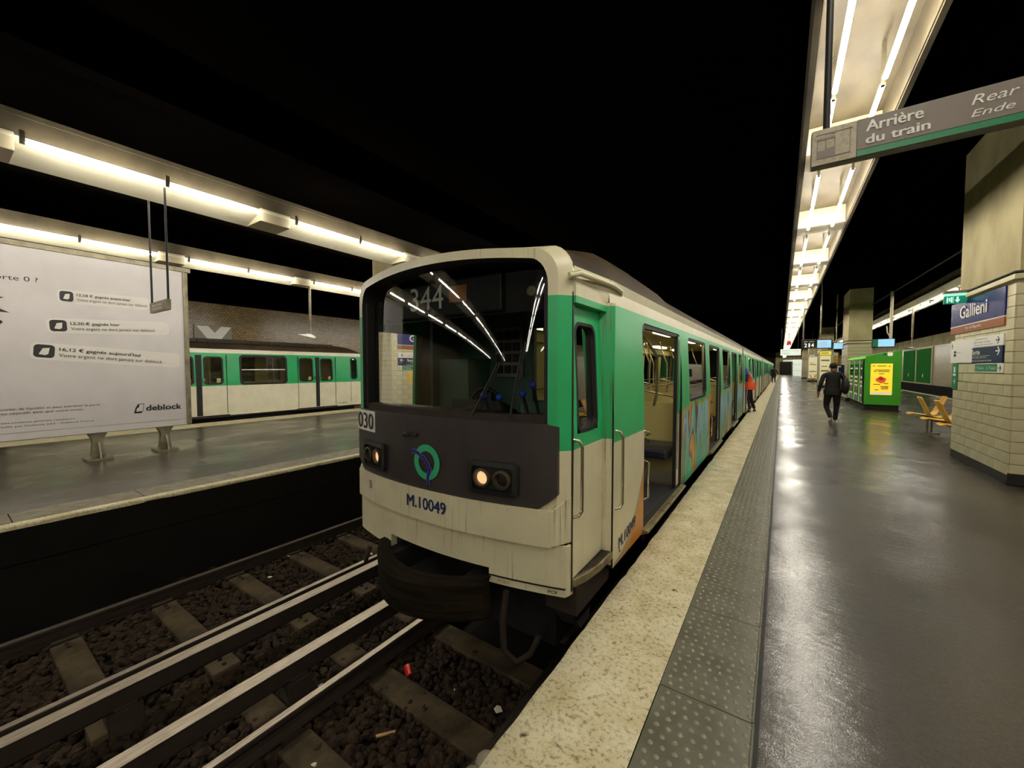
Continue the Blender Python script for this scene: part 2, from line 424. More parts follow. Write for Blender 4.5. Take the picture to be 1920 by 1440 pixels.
# shallow ceiling ribs
for n, (x0, x1, z0) in enumerate(((-6.65, -6.4, 4.9), (-.2, .05, 5.1), (8.2, 8.5, 5.1))):
    struct('trim_%d' % (n + 1), MB().box(x0, x1, -36, YE, z0, 5.36), 'ceil')

# ------------------------------------------------------------------ ceiling beams that carry the lamps
struct('trim_4', MB().box(.135, .176, -36, YE, 4.08, 4.46).box(.864, .905, -36, YE, 4.08, 4.46).box(.135, .905, -36, YE, 4.46, 4.52), 'beam')
struct('trim_5', MB().box(-7.30, -7.235, -36, 32, 4.25, 4.52).box(-7.75, -7.22, -36, 32, 4.46, 4.52), 'beam')
struct('trim_6', MB().box(-12.33, -12.22, -36, 32, 4.1, 4.45).box(-11.86, -11.80, -36, 32, 4.24, 4.5), 'beam')
struct('trim_7', MB().box(4.87, 4.95, -36, YE, 4.1, 4.95), 'beam')

# ------------------------------------------------------------------ fluorescent fixtures
def fixture(label, x0, x1, y0, L, rows, z=4.1, lip=.035, tube_out=0., tz=-.035, cover=.5, group=None, deep=.12, slant=0., tray='tray'):
    """one bay: tray, its cross cover at the near end and two tubes per row"""
    t = thing('ceiling_light', label, 'ceiling light', ((x0 + x1) / 2, y0, z), group)
    if slant:                                        # cream reflector sloping away from the visible outer tube
        part('reflector', MB().prism([(x0, z - .05), (x0, z - .02), (x1, z + slant + .03), (x1, z + slant)], 'y', y0, y0 + L), 'reflector', t)
    else:
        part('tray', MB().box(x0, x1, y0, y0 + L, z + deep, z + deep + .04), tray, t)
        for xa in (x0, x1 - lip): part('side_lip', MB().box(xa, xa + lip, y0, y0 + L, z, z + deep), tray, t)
    part('cover', MB().box(x0 + .004, x1 - .004, y0 + .01, y0 + cover, z + (.02 if not slant else -.05), z + deep), 'cover', t, .006)
    h = (L - cover) / 2
    for r in rows:
        for k in range(2):
            ya = y0 + cover + .07 + k * h
            tb = part('tube', MB().path([(r, ya, z + tz), (r, ya + h - .12, z + tz)], .02, 8), 'tube', t, normals=False)
            part('lamp_holder', MB().box(r - .014, r + .014, ya - .045, ya - .003, z + tz - .02, z + deep), 'galv', tb)
    return t
def row(x0, x1, y0, L, n, rows, where, first, **kw):
    p = None
    for k in range(n):
        kk = k - first
        if kk < 0: lab, grp = 'fluorescent ceiling fixture over %s, behind the viewpoint' % where, 'lights behind the viewpoint over ' + where
        elif kk < len(ORD): lab, grp = '%s fluorescent ceiling fixture from the camera over %s' % (ORD[kk], where), 'ceiling lights over ' + where
        else: lab, grp = 'tiny far fluorescent ceiling fixture beyond the fourteenth over %s' % where, 'far ceiling lights over ' + where
        if p is None: p = fixture(lab, x0, x1, y0, L, rows, group=grp, **kw); c = p
        else: c = copy_tree(p, (p.location[0], y0 + k * L, p.location[2]), lab, grp)
row(.18, .86, 2.95 - 3 * 12, 3.0, 49, (.34, .675), 'the right platform edge', 12, deep=.32, lip=.006)
row(-7.73, -7.22, 3.2 - 3.05 * 12, 3.05, 21, (-7.1, -7.84), 'the left platform edge', 11, tz=.03, deep=.16, slant=.10)  # second tube, hidden behind the reflector, is added to light the left platform
row(-12.12, -11.78, 6.1 - 3.05 * 12, 3.05, 19, (-11.68, -12.22), 'the far side of the left platform', 10, deep=.16, slant=.09, tz=.03)  # unseen far tube added behind the reflector to brighten the left train
row(4.38, 4.86, 2.95 - 3 * 8, 3.0, 45, (4.62,), 'the back of the right platform', 10, deep=.2, tray='reflector')

# ------------------------------------------------------------------ tracks
def rail(name, x, z0, z1, w, label, y0=-3, y1=60):
    h = z1 - z0; f = w * .9
    prof = [(-f, 0), (f, 0), (f, h * .1), (w * .13, h * .2), (w * .13, h * .68), (w * .5, h * .76), (w * .5, h * .97), (w * .42, h), (-w * .42, h), (-w * .5, h * .97), (-w * .5, h * .76), (-w * .13, h * .68), (-w * .13, h * .2), (-f, h * .1)]
    t = thing(name, label, 'rail', (x, 0, z0))
    part('rail_body', MB().prism([(x + a, z0 + b * .985) for a, b in prof], 'y', y0, y1), 'rust', t)
    part('rail_head', MB().box(x - w * .4, x + w * .4, y0, y1, z1 - h * .02, z1 + .001), 'railtop', t)
    return t
rail('running_rail', -1.60, -1.14, -1.0, .072, 'running rail under the train, nearest the right platform')
rail('running_rail', -3.035, -1.14, -1.0, .072, 'shiny running rail, rightmost of the rails in view left of the train')
rail('running_rail', -4.60, -1.14, -1.0, .072, 'running rail just behind the wide power bar of the empty track')
rail('running_rail', -6.0, -1.14, -1.0, .072, 'dull running rail nearest the dark left platform face')
for x, lab in ((-3.36, 'wide flat power rail between the two shiny rails of the near track'), (-4.165, 'wide flat power rail along the empty track, lit along its top')):
    t = thing('power_rail', lab, 'rail', (x, 0, -1.0))
    part('rail_body', MB().box(x - .05, x + .05, -3, 60, -.99, -.853).box(x - .02, x + .02, -3, 60, -1.02, -.99), 'rust', t)
    part('rail_head', MB().box(x - .06, x + .06, -3, 60, -.853, -.845), 'railtop', t)
    for k, y in enumerate((-.9, .78, 4.4, 7.6)):
        yy = y + (.9 if x > -4 else 0)
        part('insulator_block', MB().prism([(x - .11, -1.2), (x + .11, -1.2), (x + .075, -1.01), (x - .075, -1.01)], 'y', yy - .1, yy + .1).box(x - .06, x + .06, yy - .07, yy + .07, -1.02, -.985), 'rust', t, .008)
SL = thing('sleeper', 'concrete sleeper of the empty left track, nearest the camera', 'sleeper', (-5.2, -.06, -1.2), 'sleepers of the left track')
part('sleeper_block', MB().box(-5.86, -4.12, -.17, .05, -1.26, -1.135), 'sleeper', SL, .012)
bo = MB()
for x in (-5.8, -5.72, -4.3, -4.2):
    bo.lathe([(.018, 0), (.018, .018), (.01, .022)], (x, -.06, -1.135), 8)
part('bolt', bo, 'rust', SL)
for xa, xb in ((-6.12, -5.88), (-4.72, -4.48)): part('rail_plate', MB().box(xa, xb, -.15, .03, -1.15, -1.125), 'rust', SL)
nm = ['in view nearest the camera', 'in view second from the camera', 'in view third from the camera', 'in view fourth from the camera']
for k in range(1, 9):
    copy_tree(SL, (-5.2, -.06 + .76 * k, -1.2), 'concrete sleeper of the empty left track, ' + (nm[k - 1] if k < 5 else 'hidden behind the train nose'), 'sleepers of the left track')
SL['label'] = 'concrete sleeper of the empty left track, cut off by the frame at lower left'
SR = thing('sleeper', 'dark concrete sleeper on the ballast, nearest the camera below the train', 'sleeper', (-2.3, .69, -1.2), 'sleepers of the near track')
part('sleeper_block', MB().box(-2.93, -1.66, .57, .81, -1.26, -1.15), 'sleeper', SR, .012)
part('sleeper_block', MB().box(-3.62, -3.12, .57, .81, -1.26, -1.15), 'sleeper', SR, .012)
part('rail_plate', MB().box(-3.16, -2.93, .62, .76, -1.16, -1.128), 'rust', SR)
for k, s in enumerate(('second from the camera in front of the train', 'third from the camera, beside the can', 'fourth from the camera under the train nose', 'under the train nose, out of the light')):
    copy_tree(SR, (-2.3, .69 + .755 * (k + 1), -1.2), 'dark sleeper of the near track, ' + s, 'sleepers of the near track')
for k in range(4, 9):
    copy_tree(SR, (-2.3, .69 + .755 * (k + 1), -1.2), 'dark concrete sleeper hidden under the train body', 'sleepers of the near track')

# ballast, thousands of broken stones
def ballast():
    rnd = random.Random(11); mb = MB()
    ico = [(0, 0, 1), (.894, 0, .447), (.276, .851, .447), (-.724, .526, .447), (-.724, -.526, .447), (.276, -.851, .447), (.724, .526, -.447), (-.276, .851, -.447), (-.894, 0, -.447), (-.276, -.851, -.447), (.724, -.526, -.447), (0, 0, -1)]
    fc = [(0, 1, 2), (0, 2, 3), (0, 3, 4), (0, 4, 5), (0, 5, 1), (1, 6, 2), (2, 7, 3), (3, 8, 4), (4, 9, 5), (5, 10, 1), (2, 6, 7), (3, 7, 8), (4, 8, 9), (5, 9, 10), (1, 10, 6)]
    y = -.6
    step = .052
    while y < 6.6:
        x = -6.35
        while x < -1.0:
            if not (y > 2.9 and x > -3.0) and not (x > -2.6 and y < .5):
                r = .026 + rnd.random() * .022; a, b, c = r * (.8 + rnd.random() * .5), r * (.8 + rnd.random() * .5), r * (.6 + rnd.random() * .4)
                t = rnd.random() * 6.28; ct, st = math.cos(t), math.sin(t); ti = (rnd.random() - .5) * .9
                px, py, pz = x + (rnd.random() - .5) * .05, y + (rnd.random() - .5) * .05, -1.215 + rnd.random() * .04 + (.03 if x < -5.9 else 0)
                vs = []
                for (u, v, w) in ico:
                    u, v, w = u * a * (.8 + .4 * rnd.random()), v * b * (.8 + .4 * rnd.random()), w * c
                    w += u * ti; vs.append((px + u * ct - v * st, py + u * st + v * ct, pz + w))
                mb.add(vs, fc)
            x += step
        y += step
    return single('ballast', mb, 'ballast', 'dark brown broken stone ballast between the rails and sleepers', 'ballast', kind='stuff')
ballast()

# ------------------------------------------------------------------ the train at the platform
CX = -2.26; Y0 = 2.40
TZ = (1.035, 2.09)
M['paint'] = train_paint('coach_paint_nose', 1.05, 2.075, 1.0)
M['paint_sooty'] = train_paint('coach_paint_corner', 1.05, 2.075, 1.0, soot=(.47, .68))
M['cabgreen'] = mat('cab_jamb_green', (40, 150, 96), .45)
M['rim'] = mat('lamp_rim_brown', (72, 62, 46), .4, .3)
M['paint_side'] = train_paint('coach_paint_tagged', 1.02, 2.10, .35, True, (5.3, 9.0))
M['paint_plain'] = train_paint('coach_paint_plain', 1.02, 2.10, .45)
M['panel'] = mat('anthracite_nose_panel', (50, 45, 46), .38, 0, (60, 53, 50), 6, (1, 1, .4))
M['roof'] = mat('sooty_roof', (72, 56, 32), .65, 0, (38, 28, 16), 2.5, (2, .5, 1), .3, .7, spec=.2)
M['lining'] = mat('beige_lining', (190, 176, 118), .5)
M['liningdk'] = mat('dark_green_cab_lining', (66, 96, 80), .6)
M['seat'] = mat('navy_seat', (22, 20, 40), .5)
M['cfloor'] = mat('blue_grey_lino', (40, 44, 50), .5, 0, (26, 28, 34), 40)
M['inlamp'] = emis('saloon_lamp', (255, 240, 190), 5.0)
M['tail'] = emis('lit_headlamp', (255, 206, 150), .75)
M['ringgreen'] = mat('ring_green', (52, 170, 118), .4)
M['orange'] = mat('amber', (150, 84, 20), .5)
M['chrome'] = mat('chromed_rail', (190, 184, 160), .22, 1.)
M['knob'] = mat('blue_knob', (40, 80, 190), .35)
M['bumper'] = mat('black_bumper', (34, 27, 16), .85, 0, (18, 14, 9), 5, (.6, .6, 8), .4, .6, .3, 30, spec=.1)
M['silver'] = mat('sill_alloy', (150, 140, 108), .4, .6, (92, 82, 58), 9)

def yf(s, off=0.): return 2.35 - .17 * (1 - min(1., abs(s) / 1.12) ** 2) + off
def front(mb, s0, s1, zlo, zhi, off, thick=.05, n=28, nv=1, mi=0):
    """curved plate across the nose, s measured from the coach centre line"""
    def fn(u, v):
        s = s0 + (s1 - s0) * u; a, b = zlo(s) if callable(zlo) else zlo, zhi(s) if callable(zhi) else zhi
        return (CX + s, yf(s, off), a + (b - a) * v)
    return mb.sheet(fn, n, nv, mi, True, (0, thick, 0))
train = thing('metro_train', 'green and cream metro train car with a dark nose, standing at the right platform', 'train car', (CX, Y0 + 6.6, 0))
M['paint_side'].node_tree.nodes  # (object origin lies at y = 9.0)

# nose frame: cream and green surround of the windscreen
def topz(s, z, k): return z - k * (s / 1.05) ** 2
def arch(hw, zb, zs, ztop, k, r, y, n=16):
    """outline from lower left over the roof to lower right; y is a function of s"""
    pts = [(-hw, zb + (zs - zb) * i / 8) for i in range(9)]
    e = topz(hw - r, ztop, k)
    for i in range(1, 7):
        t = i / 7 * math.pi / 2; pts.append((-hw + r - r * math.cos(t), zs + (e - zs) * math.sin(t)))
    pts += [(-(hw - r) + 2 * (hw - r) * i / n, topz(-(hw - r) + 2 * (hw - r) * i / n, ztop, k)) for i in range(n + 1)]
    for i in range(6, 0, -1):
        t = i / 7 * math.pi / 2; pts.append((hw - r + r * math.cos(t), zs + (e - zs) * math.sin(t)))
    pts += [(hw, zb + (zs - zb) * (8 - i) / 8) for i in range(9)]
    return [(CX + s, y(s), z) for s, z in pts]
fr = MB()
ofr = arch(1.05, .66, 2.2, 2.45, .085, .17, lambda s: yf(s, -.01))
ifr = arch(.985, 1.2, 2.15, 2.385, .085, .13, lambda s: yf(s, -.01))
ibk = arch(.965, 1.2, 2.12, 2.36, .085, .12, lambda s: yf(s, .16))
obk = arch(1.12, .66, 2.2, 2.475, .06, .17, lambda s: 2.40)
ob2 = arch(1.12, .66, 2.2, 2.475, .06, .17, lambda s: 2.42)
n = len(ofr)
fr.add(ofr + ifr, [(i, i + 1, n + i + 1, n + i) for i in range(n - 1)], 0, True)
fr.add(ofr + obk, [(i, i + 1, n + i + 1, n + i) for i in range(n - 1)], 0, True)
fr.add(obk + ob2, [(i, i + 1, n + i + 1, n + i) for i in range(n - 1)], 0, True)
fr.add(ifr + ibk, [(i, i + 1, n + i + 1, n + i) for i in range(n - 1)], 1, True)
part('nose_frame', fr, ['paint', 'rubber'], train)
# seams of the cream top
# windscreen
gl = MB()
def wsn(u, v):
    s = -.98 + 1.96 * u; zt = topz(s, 2.355, .085) - (.1 if abs(s) > .9 else 0)
    return (CX + s, 2.18 + .075 - .03 * (1 - v) + .136 * s * s + .055 * s ** 4, 1.25 + (zt - 1.25) * v)
gl.sheet(wsn, 28, 8, 0, True)
ws = part('windscreen', gl, 'ws', train)
gk = MB()
front(gk, -.985, .985, 1.19, 1.275, .03, .10)
part('windscreen_sill', gk, 'rust', train)
for sx, sgn in ((.962, 1), (-.962, -1)):
    part('windscreen_post', MB().box(CX + sx - .018, CX + sx + .018, yf(sx, .02), yf(sx, .1), 1.24, 2.2), 'rubber', train)
def wiper(s0, z0, s1, z1):
    a = (CX + s0, yf(s0, -.0), z0); b = (CX + s1, yf(s1, .005), z1)
    w = part('wiper', MB().path([a, b], .008, 6), 'rubber', train)
    d = Vector(b) - Vector(a); p = Vector(a) + d * .45
    part('wiper_blade', MB().path([p + Vector((.02, .0, 0)), Vector(b) + d * .12 + Vector((.02, 0, 0))], .006, 5), 'dark', w)
wiper(.42, 1.26, .62, 1.62); wiper(.72, 1.26, .80, 1.72)
# dark panel
pn = MB()
cut = lambda s: .652 + max(0, abs(s) - .94) * .9
front(pn, -1.06, 1.06, cut, lambda s: 1.225 - max(0, abs(s) - 1.0) * .2, -.03, .08, 32)
panel = part('nose_panel', pn, 'panel', train, .008)
# white band and skirts
bd = MB(); front(bd, -1.03, 1.03, .41, .655, -.045, .09, 34); part('nose_band', bd, 'paint', train, .006)
for s in (-1, 1):                                  # faceted corners that fold the band back to the side
    a_ = (CX + s * 1.028, yf(1.03, -.045)); b_ = (CX + s * 1.125, 2.405); c_ = (CX + s * 1.0, 2.41)
    part('band_corner', MB().add([(a_[0], a_[1], .41), (b_[0], b_[1], .43), (c_[0], c_[1], .42), (a_[0], a_[1], .655), (b_[0], b_[1], .755), (c_[0], c_[1], .70)], [(0, 1, 4, 3), (3, 4, 5), (0, 2, 1), (1, 2, 5, 4), (0, 3, 5, 2)]), 'paint_sooty', train, .008)
sk = MB()
front(sk, -1.08, 1.10, .17, .415, .0, .06, 34)
front(sk, -1.08, -.50, .06, .17, .0, .06, 10)
part('nose_skirt', sk, 'paint', train)
s2 = MB(); front(s2, .555, 1.10, .125, .172, .0, .06, 10); front(s2, .555, 1.10, .065, .122, .004, .05, 10)
part('nose_skirt', s2, 'paint', train)
part('skirt_joint', front(MB(), .555, 1.10, .118, .128, -.004, .05, 10), 'dark', train)
for s in (-1, 1):
    part('skirt_corner', MB().prism([(CX + s * 1.08, 2.345), (CX + s * 1.11, 2.36), (CX + s * 1.122, 2.42), (CX + s * 1.04, 2.42)], 'z', .065, .415), 'paint_sooty', train, .006)
for sa, sb in ((.9, 1.06), (-1.06, -.9)): part('corner_fill', front(MB(), sa, sb, .64, .82, .0, .06, 6), 'paint', train)
part('nose_backing', MB().box(CX - 1.08, CX + 1.08, 2.42, 2.50, .2, 1.24), 'dark', train)
# head and tail lamps
for s0, s1, order in ((.435, .805, (1, 0)), (-.89, -.50, (0, 1))):
    sm = (s0 + s1) / 2; hx = .2
    y = yf(sm, -.055); sl = (yf(s1) - yf(s0)) / (s1 - s0)
    P = lambda a, c, d=0.: (CX + sm + a, y + sl * a + d, .835 + c)
    hb = thing_part = MB()
    o_ = rrect(-.19, .19, -.115, .115, .03, 4); i_ = rrect(-.155, .155, -.082, .082, .025, 4)
    hb.ring([P(a, c, -.004) for a, c in o_], [P(a, c, -.012) for a, c in i_]); hb.ring([P(a, c, .03) for a, c in o_], [P(a, c, -.004) for a, c in o_])
    hb.ring([P(a, c, -.012) for a, c in i_], [P(a, c, .02) for a, c in i_]); hb.add([P(a, c, .02) for a, c in i_], [tuple(range(len(i_)))])
    box = part('lamp_box', hb, 'rubber', train)
    for a, lit in zip((-.075, .078), order):
        rim = MB(); nn = 20
        for ra, da, rb, db in ((.066, .015, .066, -.02), (.066, -.02, .05, -.024), (.05, -.024, .045, .005)):
            rim.ring([P(a + ra * math.cos(6.2832 * k / nn), ra * math.sin(6.2832 * k / nn), da) for k in range(nn)], [P(a + rb * math.cos(6.2832 * k / nn), rb * math.sin(6.2832 * k / nn), db) for k in range(nn)], 0, True)
        part('lamp_rim', rim, 'rim', box)
        le = MB(); c0 = P(a, 0, -.012)
        ringp = [P(a + .046 * math.cos(6.2832 * k / nn), .046 * math.sin(6.2832 * k / nn), .002) for k in range(nn)]
        le.add(ringp + [c0], [(k, (k + 1) % nn, nn) for k in range(nn)], 0, True)
        part('lamp_lens', le, 'tail' if lit else 'dark', box, label='glowing warm white lens' if lit else 'unlit dark lens')
# ring emblem with the winding river line
rg = MB(); c = (0.01, .874); nn = 40
def FP(s, z, d): return (CX + s, yf(s, -.034 - d), z)
rg.ring([FP(c[0] + .138 * math.cos(6.2832 * k / nn), c[1] + .138 * math.sin(6.2832 * k / nn), .002) for k in range(nn)], [FP(c[0] + .085 * math.cos(6.2832 * k / nn), c[1] + .085 * math.sin(6.2832 * k / nn), .002) for k in range(nn)])
part('ring_emblem', rg, 'ringgreen', panel)
M['riverline'] = mat('river_line_blue', (34, 30, 110), .4); M['riveredge'] = mat('river_line_edge', (120, 110, 190), .4)
rv = [(-.155, .935), (-.13, .95), (-.10, .94), (-.075, .935), (-.05, .915), (-.02, .91), (.0, .895), (.01, .875), (.03, .86), (.035, .84), (.05, .83), (.045, .80), (.03, .775), (.025, .74), (.03, .70)]
for nm_, w_, d_, m_ in (('river_edge', .017, .004, 'riveredge'), ('river_line', .012, .006, 'riverline')):
    b = MB()
    L_ = []; R_ = []
    for i, (s, z) in enumerate(rv):
        a = rv[max(i - 1, 0)]; e = rv[min(i + 1, len(rv) - 1)]; dx, dz = e[0] - a[0], e[1] - a[1]; q = math.hypot(dx, dz)
        L_.append(FP(s - dz / q * w_, z + dx / q * w_, d_)); R_.append(FP(s + dz / q * w_, z - dx / q * w_, d_))
    k = len(rv); b.add(L_ + R_, [(i, i + 1, k + i + 1, k + i) for i in range(k - 1)])
    part(nm_, b, m_, panel)
# lettering on the nose
def ntext(s, sa, sb, z, h, m, name='lettering', off=.048, bold=.02):
    ya, yb = yf(sa, -off), yf(sb, -off); w = math.hypot(sb - sa, yb - ya)
    return text(s, name, train, m, (CX + sa, ya - .004, z), ((sb - sa) / w, (yb - ya) / w, 0), (0, 0, 1), w, h, bold)
M['navyink'] = mat('navy_lettering', (24, 34, 84), .5)
ntext('M.10049', -.205, .22, .502, .095, 'navyink'); ntext('0', -.79, -.755, .52, .075, 'navyink')
ntext('PC9', .99, 1.05, .085, .02, 'ink', off=.002, bold=.01); ntext('POK1', .63, .71, .085, .02, 'orange', off=.002, bold=0)
pb = MB(); front(pb, -1.055, -.70, 1.03, 1.215, -.036, .004, 8); part('number_plate', pb, 'white', train)
ntext('030', -1.04, -.715, 1.05, .145, 'ink', off=.04, bold=.01)
part('nose_camera', MB().path([(CX - .24, yf(-.24, -.04), 1.07), (CX - .18, yf(-.2, -.055), 1.075)], .022, 8).ball((CX - .1, yf(-.1, -.04), 1.08), .018), 'rubber', train)
# anticlimber bumper
bp = MB()
def bpf(u, v):
    s = -.60 + 1.17 * u; y = 1.86 + .30 * (s / .585) ** 2
    zs = [.105, .115, .09, .0, -.1, -.17, -.185]; ys = [.06, .0, -.01, -.0, .0, .01, .03]
    j = round(v * 6); return (CX + s, y + ys[j], zs[j])
bp.sheet(bpf, 30, 6, 0, False, (0, .07, 0))
part('bumper', bp, 'bumper', train)
for s in (-.43, .41): part('bumper_bracket', MB().box(CX + s - .07, CX + s + .07, 2.14, 2.6, -.12, .06), 'black', train)
part('coupler_hook', MB().path([(CX + .68, 2.26, .02), (CX + .66, 2.24, -.2), (CX + .66, 2.26, -.42), (CX + .74, 2.3, -.5), (CX + .84, 2.34, -.42), (CX + .88, 2.38, -.3)], .024, 8), 'rust', train)
part('coupler_hook', MB().path([(CX - .5, 2.0, .14), (CX - .52, 1.98, .05), (CX - .56, 2.0, .0)], .018, 8), 'rust', train)

# ---- side walls
HB = 1.20
def xo(z): return .0 if z < 1.2 else -.055 * ((z - 1.2) / 1.05) ** 1.4
def side(sgn, hw, y0, y1, z0, z1, openings, th=.06, mats=None, parent=None, name='side_wall', inset=None):
    """coach side with openings: outer skin 0, lining 1, reveals 2"""
    ys = sorted({y0, y1} | {v for o in openings for v in o[:2] if y0 <= v <= y1})
    zs = sorted({z0, z1, .7, 1.2, 1.5, 1.8, 2.0} | {v for o in openings for v in o[2:4]}); zs = [z for z in zs if z0 <= z <= z1]
    X = lambda z, t: CX + sgn * (hw + xo(z) - t)
    hole = lambda a, b: any(o[0] - 1e-6 <= a and b[0] <= o[1] + 1e-6 and o[2] - 1e-6 <= a_z and b[1] <= o[3] + 1e-6 for o in openings for a_z in [b[2]])
    full = {}
    for i in range(len(ys) - 1):
        for j in range(len(zs) - 1):
            full[i, j] = not any(o[0] - 1e-6 <= ys[i] and ys[i + 1] <= o[1] + 1e-6 and o[2] - 1e-6 <= zs[j] and zs[j + 1] <= o[3] + 1e-6 for o in openings)
    mb = MB()
    for (i, j), f in full.items():
        if not f: continue
        a, b, c, d = ys[i], ys[i + 1], zs[j], zs[j + 1]
        P = lambda y, z, t: (X(z, t), y, z)
        mb.add([P(a, c, 0), P(b, c, 0), P(b, d, 0), P(a, d, 0)], [(0, 1, 2, 3)], 0)
        mb.add([P(a, c, th), P(b, c, th), P(b, d, th), P(a, d, th)], [(3, 2, 1, 0)], 1)
        for (di, dj, e) in ((-1, 0, ((a, c), (a, d))), (1, 0, ((b, c), (b, d))), (0, -1, ((a, c), (b, c))), (0, 1, ((a, d), (b, d)))):
            if not full.get((i + di, j + dj), False):
                (p, q), (r, t_) = e
                mb.add([P(p, q, 0), P(r, t_, 0), P(r, t_, th), P(p, q, th)], [(0, 1, 2, 3)], 2)
    return part(name, mb, mats, parent, normals=False)
def sidering(name, sgn, hw, o, w, r, d0, d1, m, parent, grow=0.):
    """rubber or metal surround of an opening"""
    a, b, c, d = o; mb = MB(); X = lambda z, t: CX + sgn * (hw + xo(z) + t)
    out = rrect(a - grow, b + grow, c - grow, d + grow, r + grow * .5, 6); inn = rrect(a + w, b - w, c + w, d - w, max(r - w * .5, .02), 6)
    mb.ring([(X(z, d1), y, z) for y, z in out], [(X(z, d1), y, z) for y, z in inn]); mb.ring([(X(z, d0), y, z) for y, z in out], [(X(z, d1), y, z) for y, z in out]); mb.ring([(X(z, d1), y, z) for y, z in inn], [(X(z, d0), y, z) for y, z in inn])
    return part(name, mb, m, parent)
def corners(name, sgn, hw, o, r, m, parent, square_low=False):
    """fillets that round the corners of an opening"""
    a, b, c, d = o; mb = MB(); X = lambda z, t: CX + sgn * (hw + xo(z) + t)
    for (cy, cz, sy, sz) in ((a, d, 1, -1), (b, d, -1, -1)) + (() if square_low else ((a, c, 1, 1), (b, c, -1, 1))):
        arc = [(cy + sy * r * (1 - math.cos(t)), cz + sz * r * (1 - math.sin(t))) for t in [i / 5 * math.pi / 2 for i in range(6)]]
        pts = [(cy, cz)] + arc
        vs = [(X(z, .001), y, z) for y, z in pts] + [(X(z, -.05), y, z) for y, z in pts]; n = len(pts)
        mb.add(vs, [tuple(range(n)), tuple(range(n, 2 * n))] + [(i, (i + 1) % n, n + (i + 1) % n, n + i) for i in range(n)])
    return part(name, mb, m, parent)
def pane(sgn, hw, o, m, parent, name='window_pane', dep=.03):
    a, b, c, d = o; X = lambda z: CX + sgn * (hw + xo(z) - dep)
    return part(name, MB().add([(X(c), a, c), (X(c), b, c), (X(d), b, d), (X(d), a, d)], [(0, 1, 2, 3)]), m, parent, normals=False)

DOORS = ((3.80, 5.52), (8.0, 9.5), (11.9, 13.4)); WINS = ((6.02, 7.55), (9.98, 11.45), (13.95, 15.25))
ZD = (.07, 2.03); ZW = (1.12, 2.03)
ops = [d + ZD for d in DOORS] + [w + ZW for w in WINS]
side(1, HB, 2.97, 15.6, .03, 2.22, ops, mats=['paint_side', 'lining', 'rubber'], parent=train)
for k, d in enumerate(DOORS):
    o = d + ZD
    corners('doorway_corner', 1, HB, o, .11, 'paint_side', train, True)
    sidering('doorway_gasket', 1, HB, (d[0], d[1], ZD[0] - .2, ZD[1]), .045, .13, -.05, -.008, 'rubber', train)
    dl = part('door_leaf', MB().box(CX + HB - .055, CX + HB - .025, d[1] - .20, d[1], .09, 2.0), 'paint_plain', train)
    part('door_edge', MB().box(CX + HB - .06, CX + HB - .02, d[1] - .24, d[1] - .20, .09, 2.0), 'rubber', dl)
    part('door_trim', MB().box(CX + HB - .024, CX + HB - .018, d[1] - .16, d[1] - .13, .3, 1.95), 'chrome', dl)
    part('door_sill', MB().prism([(CX + HB - .12, .07), (CX + HB + .055, .065), (CX + HB + .06, .04), (CX + HB - .05, -.01), (CX + HB - .12, -.01)], 'y', d[0] - .03, d[1] + .04), 'silver', train, .006)
    for y in (d[0] - .03,):
        part('door_handle', MB().path([(CX + HB - .02, y + .04, 1.0), (CX + HB + .035, y + .06, .99), (CX + HB + .035, y + .08, .97), (CX + HB + .0, y + .1, .96)], .012, 6), 'chrome', train)
        part('grab_handle', MB().path([(CX + HB - .01, y + .05, .72), (CX + HB + .03, y + .08, .70), (CX + HB + .03, y + .08, .36), (CX + HB - .01, y + .05, .34)], .011, 6), 'chrome', train)
for w in WINS:
    o = w + ZW
    corners('window_corner', 1, HB, o, .09, 'paint_side', train)
    g = sidering('window_frame', 1, HB, o, .035, .10, -.05, -.006, 'rubber', train)
    pane(1, HB, (w[0], w[1], ZW[0], ZW[1] - .38), 'glass', g)
    part('window_bar', MB().box(CX + HB - .09, CX + HB - .07, w[0], w[1], 1.63, 1.66), 'steel', g)
    part('window_post', MB().box(CX + HB - .055, CX + HB - .035, w[1] - .2, w[1] - .12, 1.12, 2.0), 'chrome', g)
# far side of the car: windows only
side(-1, HB, 3.1, 15.6, .03, 2.22, [(d[0] + .1, d[0] + .7, 1.1, 1.98) for d in DOORS] + [(d[0] + .85, d[1] - .08, 1.1, 1.98) for d in DOORS] + [w + ZW for w in WINS], mats=['paint_plain', 'lining', 'rubber'], parent=train)
for w in WINS: pane(-1, HB, w + ZW, 'glass', train)
# roof
rp = [(-1.12, 2.20), (-1.16, 2.27), (-1.07, 2.40), (-.88, 2.52), (-.6, 2.60), (-.3, 2.64), (0, 2.65), (.3, 2.64), (.6, 2.60), (.88, 2.52), (1.07, 2.40), (1.16, 2.27), (1.12, 2.20)]
def rooff(y):
    t = max(0., min(1., (y - 2.41) / .9)); t = t * t * (3 - 2 * t)
    hump = .085 * max(0., min(1, (y - 2.5) / .9)) * max(0., min(1., (5.1 - y) / .5))
    ln = [(-1.12, 2.2), (-1.115, 2.27), (-1.06, 2.38), (-.88, 2.425), (-.6, 2.455), (-.3, 2.47), (0, 2.475), (.3, 2.47), (.6, 2.455), (.88, 2.425), (1.06, 2.38), (1.115, 2.27), (1.12, 2.2)]
    out = []
    for (a, b), (c, d) in zip(ln, rp):
        z = b + (d - b) * t + hump * (1 if abs(c) < 1.0 else .55 if abs(c) < 1.1 else 0)
        out.append((CX + a + (c - a) * t, y, z))
    return out
yl = [2.41, 2.5, 2.6, 2.75, 2.9, 3.1, 3.3, 3.6, 4.2, 4.7, 4.9, 5.1, 5.3, 6.5, 15.55]
